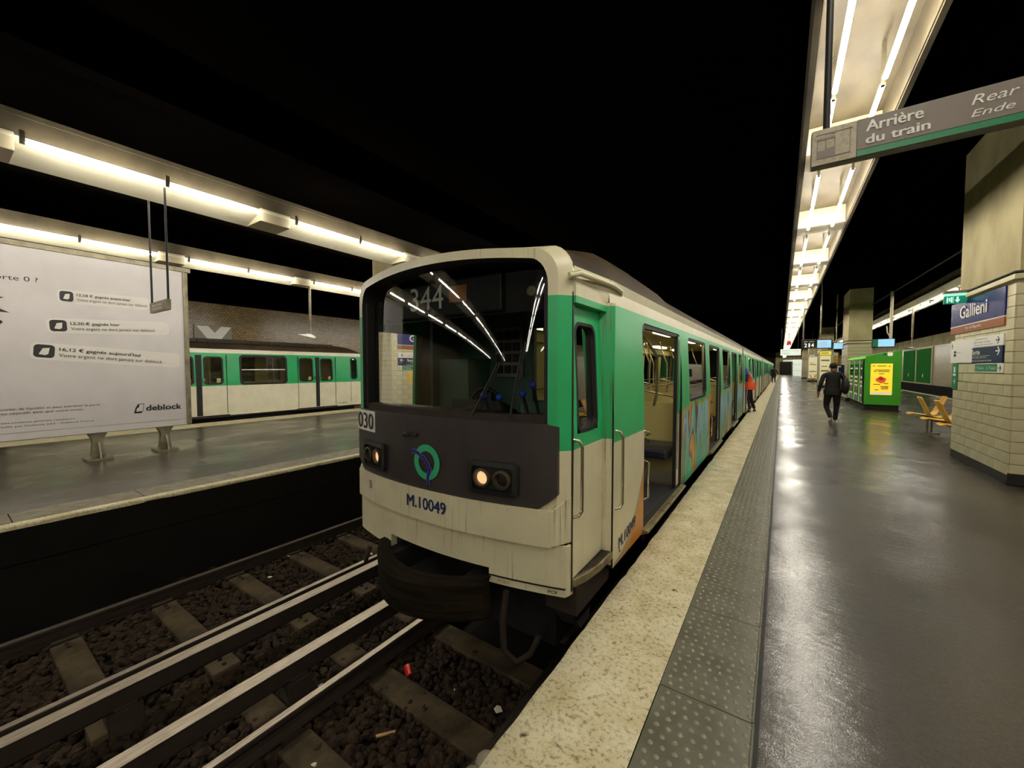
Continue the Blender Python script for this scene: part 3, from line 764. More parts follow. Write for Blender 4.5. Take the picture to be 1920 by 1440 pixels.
rows_ = [rooff(y) for y in yl]; K = len(rp); mb = MB()
mb.add([p for r_ in rows_ for p in r_], [(i * K + k, i * K + k + 1, (i + 1) * K + k + 1, (i + 1) * K + k) for i in range(len(yl) - 1) for k in range(1, K - 2)], 0, True)
part('roof', mb, 'roof', train)
mb = MB()
for s in (-1, 1):
    mb.add([(CX + s * (HB + xo(2.2)), 2.97, 2.2), (CX + s * (HB + xo(2.2)), 15.58, 2.2), (CX + s * 1.165, 15.58, 2.275), (CX + s * 1.165, 2.97, 2.275)], [(0, 1, 2, 3)])
    mb.add([(CX + s * 1.12, 2.42, 2.1), (CX + s * 1.145, 2.97, 2.1), (CX + s * 1.16, 2.97, 2.275), (CX + s * 1.115, 2.42, 2.275)], [(0, 1, 2, 3)])
part('cant_rail', mb, 'paint', train)
# gutter over the cab door
part('rain_gutter', MB().path([(CX + 1.12, 2.34, 2.195), (CX + 1.165, 2.40, 2.215), (CX + 1.175, 3.0, 2.235), (CX + 1.165, 3.2, 2.225), (CX + 1.13, 3.28, 2.2)], .02, 8), 'paint', train)
# cab door in its recess
XD = 1.12
side(1, XD, 2.41, 2.94, .175, 2.03, [(2.475, 2.835, 1.15, 1.92)], .04, ['paint', 'liningdk', 'rubber'], train, 'cab_door')
corners('window_corner', 1, XD, (2.475, 2.835, 1.15, 1.92), .08, 'paint', train, True)
g = sidering('window_frame', 1, XD, (2.475, 2.835, 1.15, 1.92), .022, .08, -.03, .004, 'rubber', train); pane(1, XD, (2.475, 2.835, 1.15, 1.92), 'doorglass', g)
part('door_header', MB().box(CX + XD - .06, CX + HB - .06, 2.40, 2.97, 2.03, 2.19), 'paint', train)
part('door_return', MB().prism([(CX + XD - .04, 2.94), (CX + HB - .02, 2.965), (CX + HB + .0, 2.985), (CX + HB - .06, 3.03), (CX + XD - .04, 3.03)], 'z', .05, 2.10), 'paint_sooty', train, .006)
part('door_post', MB().box(CX + XD - .05, CX + XD + .002, 2.395, 2.412, .09, 2.1), 'dark', train)
part('cab_step', MB().prism([(CX + XD - .03, 2.41), (CX + XD + .01, 2.42), (CX + XD + .05, 2.55), (CX + XD + .075, 2.75), (CX + HB, 2.98), (CX + XD - .03, 2.98)], 'z', .105, .165), 'silver', train, .008)
gv = MB()
for k in range(9):
    x = CX + XD - .02 + k * .0095; gv.box(x, x + .004, 2.44 + k * .03, 2.95, .165, .169)
part('step_tread', gv, 'dark', train)
part('cab_underframe', MB().box(CX + .9, CX + XD + .02, 2.44, 3.05, -.1, .105).prism([(2.44, -.1), (2.6, -.28), (2.75, -.28), (2.8, -.1)], 'x', CX + .95, CX + 1.1), 'rust', train)
for y, zt, zb, x in ((2.44, 1.10, .60, XD), (3.03, 1.09, .50, HB)):
    part('grab_rail', MB().path([(CX + x - .01, y - .02, zt + .02), (CX + x + .03, y, zt + .01), (CX + x + .045, y + .02, zt - .03), (CX + x + .045, y + .02, zb + .03), (CX + x + .03, y, zb), (CX + x - .01, y - .02, zb - .01)], .012, 8), 'chrome', train)
# left cab side with its window, seen through the windscreen
side(-1, XD, 2.41, 3.1, .175, 2.2, [(2.46, 3.02, 1.12, 1.96)], .04, ['paint', 'cabgreen', 'cabgreen'], train, 'cab_door')
# cab fittings
part('cab_bulkhead', MB().box(CX - 1.1, CX + .04, 3.70, 3.76, .1, 2.32).box(CX + .31, CX + 1.1, 3.70, 3.76, .1, 2.32).box(CX + .04, CX + .31, 3.70, 3.76, .1, 1.25).box(CX + .04, CX + .31, 3.70, 3.76, 2.03, 2.32).box(CX - 1.02, CX - .98, 3.2, 3.72, 1.1, 2.3), 'liningdk', train)
part('cab_ceiling', MB().box(CX - 1.05, CX + 1.05, 2.6, 3.7, 2.30, 2.34), 'liningdk', train)
part('cab_floor', MB().box(CX - 1.08, CX + 1.08, 2.5, 3.7, .1, .2), 'cfloor', train)
dk = part('driver_desk', MB().prism([(2.5, .9), (2.5, 1.22), (2.62, 1.25), (2.95, 1.10), (2.95, .9)], 'x', CX - .98, CX + .98), 'dark', train, .02)
part('desk_panel', MB().prism([(2.7, 1.2), (2.72, 1.32), (2.95, 1.22), (2.95, 1.12)], 'x', CX - .25, CX + .32), 'rubber', dk)
for s, y, z in ((.2, 2.62, 1.37), (.36, 2.62, 1.36), (.6, 2.6, 1.40), (.68, 2.62, 1.47)):
    kn = part('control_lever', MB().path([(CX + s + .03, y + .06, 1.18), (CX + s, y, z)], .012, 6), 'rubber', train)
    part('lever_knob', MB().ball((CX + s, y, z), .03), 'knob', kn)
part('control_wheel', MB().path([(CX + .12 + .16 * math.cos(t), 2.75, 1.28 + .14 * math.sin(t)) for t in [i / 12 * math.pi for i in range(13)]], .016, 8), 'rubber', train)
part('driver_seat', MB().box(CX - .75, CX - .35, 3.1, 3.5, .55, .68).box(CX - .75, CX - .35, 3.45, 3.55, .68, 1.35), 'seat', train, .04)
part('cab_locker', MB().box(CX - .98, CX - .55, 3.3, 3.7, .2, 1.7), 'liningdk', train, .01)
eq = part('equipment_board', MB().box(CX - .44, CX - .08, 3.66, 3.70, 1.5, 2.05), 'grey', train)
b = MB()
for i in range(3):
    for j in range(4): b.box(CX - .42 + i * .11, CX - .34 + i * .11, 3.64, 3.662, 1.54 + j * .125, 1.63 + j * .125)
part('breaker', b, 'rubber', eq)
part('bulkhead_glass', MB().box(CX + .03, CX + .32, 3.69, 3.70, 1.24, 2.04), 'glass', train)
hd = part('destination_box', MB().box(CX - .66, CX + .50, 2.46, 2.62, 2.03, 2.33), 'rubber', train, .02)
text('344', 'lettering', hd, 'white', (CX - .50, 2.455, 2.10), (1, 0, 0), (0, 0, 1), .40, .2)
part('indicator', MB().box(CX - .03, CX + .16, 2.45, 2.46, 2.14, 2.27), 'orange', hd)
part('cab_speaker', MB().lathe([(.04, 0), (.04, -.01), (.03, -.012)], (CX + .74, 2.5, 2.16), 16, 'y'), 'galv', train)
part('cab_visor', MB().box(CX - .95, CX + .95, 2.5, 2.56, 2.02, 2.32), 'dark', train)
# saloon
part('saloon_floor', MB().box(CX - 1.14, CX + 1.14, 3.76, 15.55, -.02, .075), 'cfloor', train)
part('saloon_ceiling', MB().box(CX - 1.1, CX + 1.1, 3.76, 15.55, 2.2, 2.24), 'lining', train)
for s in (-.62, .62):
    for k in range(5): part('saloon_lamp', MB().box(CX + s - .09, CX + s + .09, 4.3 + 2.3 * k, 5.3 + 2.3 * k, 2.16, 2.2), 'inlamp', train)
part('light_cove', MB().box(CX - 1.12, CX - .98, 3.8, 15.5, 2.02, 2.16), 'lining', train)
for k, (y, f) in enumerate(((5.62, -1), (7.9, 1), (9.62, -1), (11.8, 1), (13.5, -1), (15.3, 1))):
    for s0, s1 in ((.1, 1.12), (-1.12, -.2)):
        sb = part('bench_seat', MB().box(CX + s0, CX + s1, y, y + .05, .62, 1.13).box(CX + s0, CX + s1, y - (.02 if f < 0 else -.02), y + (.02 if f < 0 else .07), .2, .44), 'lining', train)
        part('cushion', MB().box(CX + s0 + .02, CX + s1 - .02, min(y, y + f * .45), max(y, y + f * .45), .44, .56), 'seat', sb, .03)
        part('seat_rail', MB().path([(CX + s0, y + .02, 1.13), (CX + s0, y + .02, 1.24), (CX + (s0 + s1) / 2, y + .02, 1.30), (CX + s1, y + .02, 1.2)], .014, 6), 'chrome', sb)
for y in (4.05, 5.5, 8.05, 9.5, 11.9, 13.4):
    for s in (.1, -.2):
        part('handrail', MB().path([(CX + s, y, .08), (CX + s, y, 1.7), (CX + s - .12, y, 2.0), (CX + s - .15, y, 2.2)], .017, 8), 'chrome', train)
part('handrail', MB().path([(CX + .85, 5.5, 1.1), (CX + .9, 5.42, 1.25), (CX + .9, 5.42, 1.75), (CX + .75, 5.3, 2.05), (CX + .5, 4.9, 2.17)], .018, 8), 'chrome', train)
part('handrail', MB().path([(CX + .85, 4.1, 1.0), (CX + .7, 4.7, 1.85), (CX + .6, 5.0, 2.15)], .016, 8), 'chrome', train)
part('underframe', MB().box(CX - 1.0, CX + 1.0, 3.0, 15.4, -.55, .0).box(CX - .9, CX + .9, 2.6, 3.2, -.5, .05), 'black', train)
for y in (4.6, 6.5, 12.4, 14.3):
    part('wheel', MB().path([(CX - .77, y, -.56), (CX - .68, y, -.56)], .44, 20).path([(CX + .68, y, -.56), (CX + .77, y, -.56)], .44, 20), 'rust', train)
part('coach_number', MB().box(CX + HB - .01, CX + HB + .002, 3.12, 3.14, .1, .12), 'navyink', train)
text('M.10049', 'lettering', train, 'navyink', (CX + HB + .003, 3.10, .13), (0, .98, .12), (0, 0, 1), .45, .1, .01)

# ---- trailing cars
def trailing(label):
    t = thing('train_car', label, 'train car', (CX, 16.0, 0), 'trailing cars of the train')
    D = [(16.45, 17.15), (18.6, 20.05), (22.6, 24.05), (26.6, 28.05), (30.2, 31.6)]; W = [(20.6, 22.05), (24.6, 26.05), (28.5, 29.8)]
    side(1, HB, 15.85, 32.1, .03, 2.22, [d + ZD for d in D] + [w + ZW for w in W], mats=['paint_plain', 'lining', 'rubber'], parent=t)
    side(-1, HB, 15.85, 32.1, .03, 2.22, [w + ZW for w in W], mats=['paint_plain', 'lining', 'rubber'], parent=t)
    for d in D:
        corners('doorway_corner', 1, HB, d + ZD, .1, 'paint_plain', t, True)
        part('door_leaf', MB().box(CX + HB - .055, CX + HB - .03, d[1] - .3, d[1], .09, 2.0), 'paint_plain', t)
        part('door_sill', MB().box(CX + HB - .12, CX + HB + .05, d[0], d[1], -.01, .065), 'silver', t)
    for w in W:
        g = sidering('window_frame', 1, HB, w + ZW, .035, .1, -.05, -.004, 'rubber', t); pane(1, HB, w + ZW, 'glass', g)
    mb = MB(); mb.add([(CX + c, y, d) for y in (15.8, 32.15) for c, d in rp], [(k, k + 1, K + k + 1, K + k) for k in range(1, K - 2)], 0, True)
    mb.add([(CX + c, y, d) for y in (15.8,) for c, d in rp], [tuple(range(K))]); part('roof', mb, 'roof', t)
    mb = MB()
    for s in (-1, 1): mb.add([(CX + s * (HB + xo(2.2)), 15.82, 2.2), (CX + s * (HB + xo(2.2)), 32.13, 2.2), (CX + s * 1.165, 32.13, 2.275), (CX + s * 1.165, 15.82, 2.275)], [(0, 1, 2, 3)])
    part('cant_rail', mb, 'paint_plain', t)
    part('end_wall', MB().box(CX - 1.15, CX + 1.17, 15.85, 15.9, .03, 2.25).box(CX - 1.15, CX + 1.15, 32.0, 32.08, .03, 2.25), 'paint_plain', t)
    part('saloon_floor', MB().box(CX - 1.14, CX + 1.14, 15.9, 32, -.02, .07), 'cfloor', t)
    part('saloon_ceiling', MB().box(CX - 1.1, CX + 1.1, 15.9, 32, 2.2, 2.24), 'lining', t)
    part('underframe', MB().box(CX - 1.0, CX + 1.0, 16.2, 31.8, -.55, 0), 'black', t)
    b = MB()
    for k in range(5): b.box(CX + .55, CX + .75, 17 + 3 * k, 18.2 + 3 * k, 2.17, 2.2)
    part('saloon_lamp', b, 'inlamp', t)
    return t
c2 = trailing('second car of the train, open doors behind the worker in the orange vest')
for k, s in enumerate(('third car of the train, cream below and green above', 'fourth car of the train, near the far dark figure', 'last car of the train, tiny beside the far stairs')):
    copy_tree(c2, (CX, 16.0 + 16.55 * (k + 1), 0), s)
part('gangway', MB().box(CX - .7, CX + .7, 15.55, 15.78, .05, 2.2), 'black', train)

# ------------------------------------------------------------------ the train on the far left track
CX_MAIN = CX; CX = -15.15
M['paint_left'] = train_paint('coach_paint_left_train', 1.068, 2.05, .12, cream=(236, 230, 204))  # cream lightened to carry the stronger lamp light on this train
lt = thing('metro_train', 'green and cream metro train across the left platform, behind the billboard', 'train car', (CX, 5.0, 0))
LW = [(5.52, 6.905, 1.10, 1.985), (1.95, 3.34, 1.10, 1.985), (-1.6, -.2, 1.10, 1.985)]
LD = [(4.58, 5.03, 1.13, 1.92), (3.85, 4.30, 1.13, 1.92), (7.365, 7.814, 1.145, 1.93), (8.131, 8.565, 1.145, 1.93), (.29, .74, 1.13, 1.92), (1.02, 1.47, 1.13, 1.92)]
LC = [(9.36, 9.61, 1.18, 1.965)]
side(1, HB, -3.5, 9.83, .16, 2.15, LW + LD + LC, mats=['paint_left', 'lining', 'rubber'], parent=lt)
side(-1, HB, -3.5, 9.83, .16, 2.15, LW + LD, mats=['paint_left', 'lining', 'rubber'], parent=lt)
for w in LW:
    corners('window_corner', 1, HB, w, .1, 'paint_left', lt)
    g = sidering('window_frame', 1, HB, w, .03, .11, -.04, .008, 'rubber', lt, .03); pane(1, HB, w, 'glass', g)
    part('window_bar', MB().box(CX + HB - .06, CX + HB - .03, w[0], w[1], 1.53, 1.565), 'white', g)
for w in LD + LC:
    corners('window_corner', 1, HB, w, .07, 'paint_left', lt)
    g = sidering('window_frame', 1, HB, w, .02, .09, -.04, .006, 'rubber', lt, .025); pane(1, HB, w, 'glass', g)
    if w in LD: part('sticker', MB().box(CX + HB - .045, CX + HB - .028, w[1] - .14, w[1] - .04, 1.16, 1.29), 'tail' if 0 else 'lining', g)
for y in (4.44, 8.0, .88):
    for s in (-1, 1):
        part('door_seam', MB().box(CX + HB - .02, CX + HB + .003, y + s * .70 - .008, y + s * .70 + .008, .22, 2.0), 'rubber', lt)
    part('door_edge', MB().box(CX + HB - .1, CX + HB + .004, y - .07, y + .07, .2, 1.98), 'rubber', lt)
    part('door_sill', MB().box(CX + HB - .1, CX + HB + .03, y - .75, y + .75, .12, .19), 'rust', lt)
    part('door_handle', MB().box(CX + HB, CX + HB + .03, y - .13, y - .09, 1.2, 1.3).box(CX + HB, CX + HB + .03, y + .09, y + .13, 1.2, 1.3), 'chrome', lt)
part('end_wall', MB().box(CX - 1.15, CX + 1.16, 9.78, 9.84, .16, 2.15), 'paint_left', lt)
part('door_seam', MB().box(CX + HB - .02, CX + HB + .003, 9.345, 9.357, .3, 1.1), 'rubber', lt)
part('end_coupler', MB().box(CX + .9, CX + 1.22, 9.84, 9.98, .55, .95), 'white', lt, .02)
text('M.10128', 'lettering', lt, 'ink', (CX + HB + .004, 8.82, .24), (0, 1, 0), (0, 0, 1), .32, .05, .01)
lr = [(-1.12, 2.13), (-1.12, 2.2), (-1.0, 2.34), (-.7, 2.45), (0, 2.52), (.7, 2.45), (1.0, 2.34), (1.12, 2.2), (1.12, 2.13)]
mb = MB(); yl = [-3.5, 8.9, 9.3, 9.6, 9.85]; kz = [0, 0, -.03, -.1, -.22]
mb.add([(CX + a, y, max(2.13, z + d * (z - 2.1) / .42)) for y, d in zip(yl, kz) for a, z in lr], [(i * 9 + k, i * 9 + k + 1, (i + 1) * 9 + k + 1, (i + 1) * 9 + k) for i in range(4) for k in range(8)], 0, True)
part('roof', mb, 'roof', lt)
va = part('roof_vents', MB().box(CX + .72, CX + .98, .6, 8.72, 2.36, 2.48), 'dark', lt, .01)
for k in range(15): part('vent_rib', MB().box(CX + .97, CX + 1.0, 4.47 + k * .29, 4.53 + k * .29, 2.36, 2.475), 'roof', va)
part('cream_cant', MB().box(CX + 1.1, CX + 1.155, -3.5, 9.83, 2.12, 2.17), 'white', lt)
part('saloon_floor', MB().box(CX - 1.1, CX + 1.1, -3.5, 9.75, .1, .2), 'cfloor', lt)
part('saloon_ceiling', MB().box(CX - 1.08, CX + 1.08, -3.5, 9.75, 2.08, 2.12), 'lining', lt)
b = MB()
for k in range(4): b.box(CX - .1, CX + .1, -2 + 2.6 * k, -.8 + 2.6 * k, 2.05, 2.08)
M['dimlamp'] = emis('dim_saloon_lamp', (255, 240, 190), 2.0); part('saloon_lamp', b, 'dimlamp', lt)
for y in (4.0, 4.9, 5.6, 6.8, 7.5, 8.5):
    part('handrail', MB().path([(CX + .5, y, .2), (CX + .5, y, 2.08)], .018, 6), 'chrome', lt)
part('cab_bulkhead', MB().box(CX - 1.1, CX + 1.12, 8.78, 8.82, .2, 2.1), 'lining', lt)
part('underframe', MB().box(CX - 1, CX + 1.02, -3.4, 9.6, -.6, .16), 'black', lt)
CX = CX_MAIN
# grey panel with a pale V on the mosaic wall
t = thing('wall_panel', 'grey panel with a pale V shape on the brown tiled wall', 'sign', (-16.98, 5.88, 2.86))
part('backing', MB().box(-17.0, -16.95, 5.3, 6.44, 2.62, 3.12), 'grey', t)
part('chevron', MB().prism([(5.34, 3.1), (5.70, 3.1), (5.9, 2.86), (6.1, 3.1), (6.42, 3.1), (6.1, 2.64), (5.68, 2.64)], 'x', -16.95, -16.93), 'white', t)
def hanging_pole(label, x, y, zt, zb, w=.58):
    t = thing('hanging_pole', label, 'pole', (x, y, zb))
    part('pole', MB().path([(x, y, zb + .5), (x, y, zt)], .04, 8).path([(x, y, zb + .06), (x, y, zb + .5)], .025, 8), 'galv', t)
    part('plate', MB().add([(x - .2, y - w / 2, zb + .06), (x - .2, y + w / 2, zb + .03), (x + .25, y, zb - .06), (x, y, zb + .09)], [(0, 1, 2), (0, 3, 1), (1, 3, 2), (2, 3, 0)]), 'white', t)
hanging_pole('grey pole with a flat triangular plate hanging above the left train', -11.95, 6.65, 4.15, 2.56)
hanging_pole('grey pole with a tilted plate hanging before the dark green wall panels', 4.6, 23.7, 4.15, 2.42)

# ------------------------------------------------------------------ billboard
BX = -9.83
bb = thing('billboard', 'large freestanding billboard with pale finance advert on steel legs, left platform', 'billboard', (BX, .85, 0))
M['poster'] = mat('pale_lilac_poster', (196, 190, 188), .28, 0, (188, 182, 180), 2)
M['pill'] = mat('pale_pill', (206, 200, 192), .35)
part('board_core', MB().box(BX - .26, BX - .02, -1.32, 3.0, .47, 3.55), 'galv', bb, .02)
fo = MB()
fo.box(BX - .04, BX + .03, -1.32, 3.03, 3.49, 3.57).box(BX - .04, BX + .03, -1.36, -1.28, .47, 3.57)
fo.prism([(BX - .3, 3.03), (BX + .03, 2.93), (BX + .03, 2.905), (BX - .02, 2.905), (BX - .3, 2.95)], 'z', .5, 3.5)
part('frame', fo, 'galv', bb)
ps = part('poster_sheet', MB().box(BX - .02, BX + .005, -1.28, 2.915, .475, 3.49), 'poster', bb)
part('sheet_joint', MB().box(BX + .005, BX + .008, -1.28, 2.915, .588, .594), 'grey', bb)
for y in (1.66, 2.585, -.2, -1.0):
    lg = part('leg', MB().prism([(y - .14, .49), (y + .14, .49), (y + .075, .36), (y + .065, .3), (y + .09, .05), (y - .09, .05), (y - .065, .3), (y - .075, .36)], 'x', BX - .2, BX - .06), 'galv', bb, .006)
    part('base_plate', MB().box(BX - .32, BX + .08, y - .16, y + .16, 0, .03), 'galv', lg)
    part('fin', MB().prism([(BX - .06, .3), (BX + .06, .03), (BX - .06, .03)], 'y', y + .0, y + .025), 'steel', lg)
def bt(s, y0, z0, w, h, ang=0., bold=.0, m='ink', name='lettering'):
    a = R(ang); return text(s, name, bb, m, (BX + .010, y0, z0), (0, math.cos(a), math.sin(a)), (0, -math.sin(a), math.cos(a)), w, h, bold)
bt('rapporte 0 ?', .38, 2.92, .675, .1, 1.0); bt('K', .40, 2.45, .36, .23); bt('?', .5, 2.1, .19, .25)
def pill(y0, z0, w, h, ang, iw, l1, l2, w1, w2):
    a = R(ang); rt = Vector((0, math.cos(a), math.sin(a))); up = Vector((0, -math.sin(a), math.cos(a))); o = Vector((BX, y0, z0))
    P = lambda u, v, d: o + rt * u + up * v + Vector((d, 0, 0))
    rr = rrect(0, w, 0, h, h * .28, 5)
    pl_ = part('notice_pill', MB().add([P(u, v, .007) for u, v in rr], [tuple(range(len(rr)))]), 'pill', bb)
    b0 = h * .12; rr = rrect(b0, b0 + iw, b0, h - b0, h * .18, 5)
    part('icon_tile', MB().add([P(u, v, .009) for u, v in rr], [tuple(range(len(rr)))]), 'ink', pl_)
    ic = [(.25, .25), (.42, .72), (.75, .78), (.70, .30), (.55, .2)]
    part('icon_mark', MB().add([P(b0 + iw * u, b0 + (h - 2 * b0) * v, .011) for u, v in ic], [tuple(range(5))]), 'pill', pl_)
    for s, v, ww, bo in ((l1, .52, w1, .012), (l2, .16, w2, 0)):
        q = P(b0 + iw + h * .17, h * v, .011)
        text(s, 'lettering', pl_, 'ink', q, rt, up, ww, h * .27, bo)
pill(1.25, 2.675, 1.14, .22, .3, .155, '12,58 € gagnés avant-hier', 'Votre argent ne dort jamais sur deblock', .67, .90)
pill(1.13, 2.165, 1.55, .245, 2.6, .19, '13,20 € gagnés hier', 'Votre argent ne dort jamais sur deblock', .60, 1.08)
pill(.93, 1.745, 1.89, .275, -4.3, .225, "16,12 € gagnés aujourd'hui", 'Votre argent ne dort jamais sur deblock', 1.0, 1.32)
bt('risques de cybersécurité, de liquidité et peut entraîner la perte', .18, .93, 1.51, .045, .3)
bt('besoins, vos objectifs ainsi que votre niveau', .38, .868, 1.11, .045, .3)
bt("l'ensemble de vos avoirs. Des conditions générales s'appliquent", .1, .735, 1.29, .03); bt('MiCA. La vie est belle par Deblock SAS - Deblock France', .2, .675, 1.41, .03)
lo = part('logo_block', MB().add([(BX + .008, y, z) for y, z in ((2.125, .765), (2.15, .87), (2.185, .935), (2.27, .937), (2.256, .80), (2.225, .762))], [tuple(range(6))]), 'ink', bb)
part('logo_face', MB().add([(BX + .010, y, z) for y, z in ((2.155, .795), (2.17, .86), (2.195, .87), (2.205, .925), (2.262, .927), (2.25, .80))], [tuple(range(6))]), 'poster', lo)
bt('deblock', 2.295, .80, .53, .105, -.3, .02)
# small hanging sign of the left platform, seen from its back
def hanging_sign(name, label, x0, x1, y, z0, z1, ztop, rods, m='grey', cat='sign', th=.05):
    t = thing(name, label, cat, ((x0 + x1) / 2, y, z0))
    part('panel', MB().box(x0, x1, y - th / 2, y + th / 2, z0, z1), m, t, .006)
    for x in rods: part('hanging_rod', MB().path([(x, y, z1 - .03), (x, y, ztop)], .014, 6), 'dark', t)
    return t
ls = hanging_sign('hanging_sign', 'small grey sign hanging on two thin rods before the billboard', -7.88, -7.13, 1.95, 2.42, 2.57, 4.1, (-7.86, -7.15), 'galv')
text('Rear of train', 'lettering', ls, 'white', (-7.75, 1.923, 2.50), (1, 0, 0), (0, 0, 1), .4, .04); text('Ende des Zuges', 'lettering', ls, 'white', (-7.75, 1.923, 2.445), (1, 0, 0), (0, 0, 1), .4, .04)
# sign over the right platform
YS = 2.2
ar = hanging_sign('platform_sign', 'long grey hanging sign reading Arriere du train, top right', .085, 1.12, YS, 2.462, 2.614, 4.1, (.137, 1.05))
M['signgrey'] = mat('sign_grey_print', (118, 108, 98), .45); M['signpale'] = mat('sign_pale_print', (176, 166, 142), .5, 0, (150, 140, 116), 60)
Yf = YS - .027
part('sign_face', MB().box(.236, 1.12, Yf - .002, Yf, 2.492, 2.612), 'signgrey', ar)
part('green_stripe', MB().box(.236, 1.12, Yf - .002, Yf, 2.466, 2.490), 'sgreen', ar)
ip = part('pictogram_panel', MB().box(.087, .234, Yf - .003, Yf, 2.464, 2.612), 'signpale', ar, .002)
Yp = Yf - .005
part('pictogram', MB().box(.105, .215, Yp, Yf, 2.49, 2.494).box(.105, .107, Yp, Yf, 2.49, 2.57).box(.213, .215, Yp, Yf, 2.49, 2.594).box(.105, .165, Yp, Yf, 2.565, 2.573).box(.107, .133, Yp, Yf, 2.494, 2.522).box(.137, .163, Yp, Yf, 2.494, 2.528).box(.1, .22, Yp, Yf, 2.588, 2.591).prism([(.153, 2.588), (.167, 2.588), (.16, 2.581)], 'y', Yp, Yf).box(.133, .137, Yp, Yf, 2.494, 2.566).box(.163, .166, Yp, Yf, 2.494, 2.566), 'signgrey', ip)
for s, x, z, w, h, it in (('Arrière', .262, 2.555, .166, .043, False), ('du train', .262, 2.506, .186, .036, False), ('Rear of train', .552, 2.556, .30, .034, True), ('Ende des Zuges', .552, 2.504, .345, .033, True)):
    text(s, 'lettering', ar, 'white', (x, Yf - .004, z), (1, 0, 0), (0, 0, 1), w, h, .02 if not it else 0, it)

# ------------------------------------------------------------------ pillars
M['brick'] = mat('cream_glazed_brick', (204, 194, 158), .32, 0, (190, 180, 142), 3, (1, 1, 1), .45, .7, .12, 18, .004)
M['mortar'] = mat('brick_joint', (160, 150, 116), .8)
BL, BH = .44, .1535
def pillar(label, x0, x1, y0, y1, ztop=5.34, face=-1, bricks=True, group=None):
    t = thing('pillar', label, 'pillar', ((x0 + x1) / 2, (y0 + y1) / 2, 0), group)
    part('core', MB().box(x0 + .02, x1 - .02, y0 + .02, y1 - .02, 0, ztop), 'concrete', t)
    part('joints', MB().box(x0 + .008, x1 - .008, y0 + .008, y1 - .008, .16, 2.74), 'mortar' if bricks else 'wtile', t)
    part('plinth', MB().box(x0 - .012, x1 + .012, y0 - .012, y1 + .012, 0, .165), 'dark', t, .01)
    part('cable_trunking', MB().box(x0 - .05, x1 + .05, y0 - .05, y1 + .05, 2.79, 2.86), 'cover', t, .008)
    part('cable', MB().path([(x0 - .03, y1, 2.89), (x0 - .03, y0 - .03, 2.885), (x1, y0 - .03, 2.885)], .02, 6), 'dark', t)
    part('head_collar', MB().box(x0 - .006, x1 + .006, y0 - .006, y1 + .006, 2.86, 2.9), 'concrete', t)
    if bricks:
        gap = .009; fx = x0 if face < 0 else x1
        def mk(L, axis):
            b = MB().box(-.014, .004, -L / 2 + gap / 2, L / 2 - gap / 2, -BH / 2 + gap / 2, BH / 2 - gap / 2) if axis == 'y' else MB().box(-L / 2 + gap / 2, L / 2 - gap / 2, -.004, .014, -BH / 2 + gap / 2, BH / 2 - gap / 2)
            return _mesh('brick', b, mlist('brick'))
        cache = {}
        def put(L, axis, p):
            k = (round(L, 3), axis)
            if k not in cache: cache[k] = mk(L, axis)
            o = bpy.data.objects.new('brick', cache[k]); COL.objects.link(o); o.parent = t
            o.location = Vector(p) - LOC[t.name]
        for r in range(17):
            z = .165 + BH * (r + .5) - .03
            if z + BH / 2 > 2.76: break
            for axis, a, b in (('y', y0, y1), ('x', x0, x1)):
                cuts = [a]; q = a + (BL if r % 2 == 0 else BL / 2)
                if axis == 'x' : q = a + (x1 - x0) * (.5 if r % 2 else .30)
                while q < b - .06: cuts.append(q); q += BL
                cuts.append(b)
                for i in range(len(cuts) - 1):
                    L = cuts[i + 1] - cuts[i]; m = (cuts[i] + cuts[i + 1]) / 2; j = (random.random() - .5) * .003
                    put(L, axis, (fx + (0 if face < 0 else .01) + j, m, z) if axis == 'y' else (m, y0 + j, z))
    return t
P1 = pillar('cream brick pillar carrying the blue station name sign, right edge of view', 2.6, 3.5, 8.25, 10.45)
P2 = pillar('cream pillar behind the green kiosk on the right platform', 2.6, 3.5, 24.8, 27.0, bricks=False)
P3 = pillar('far cream pillar with a yellow headed poster, beyond the walking man', 2.6, 3.5, 41.3, 43.5, 4.9, bricks=False)
P4 = pillar('far cream pillar with two pale posters, second beyond the kiosk', 2.6, 3.5, 57.8, 60.0, 4.9, bricks=False)
P5 = pillar('farthest pillar in view, next to the white booth', 2.6, 3.5, 74.3, 76.5, 4.9, bricks=False)
PL = pillar('cream brick pillar on the left platform, seen through the windscreen', -10.9, -10.0, 8.1, 10.3, face=1)
PB = pillar('pillar on the right platform behind the viewpoint', 2.6, 3.5, -8.25, -6.05, bricks=False)

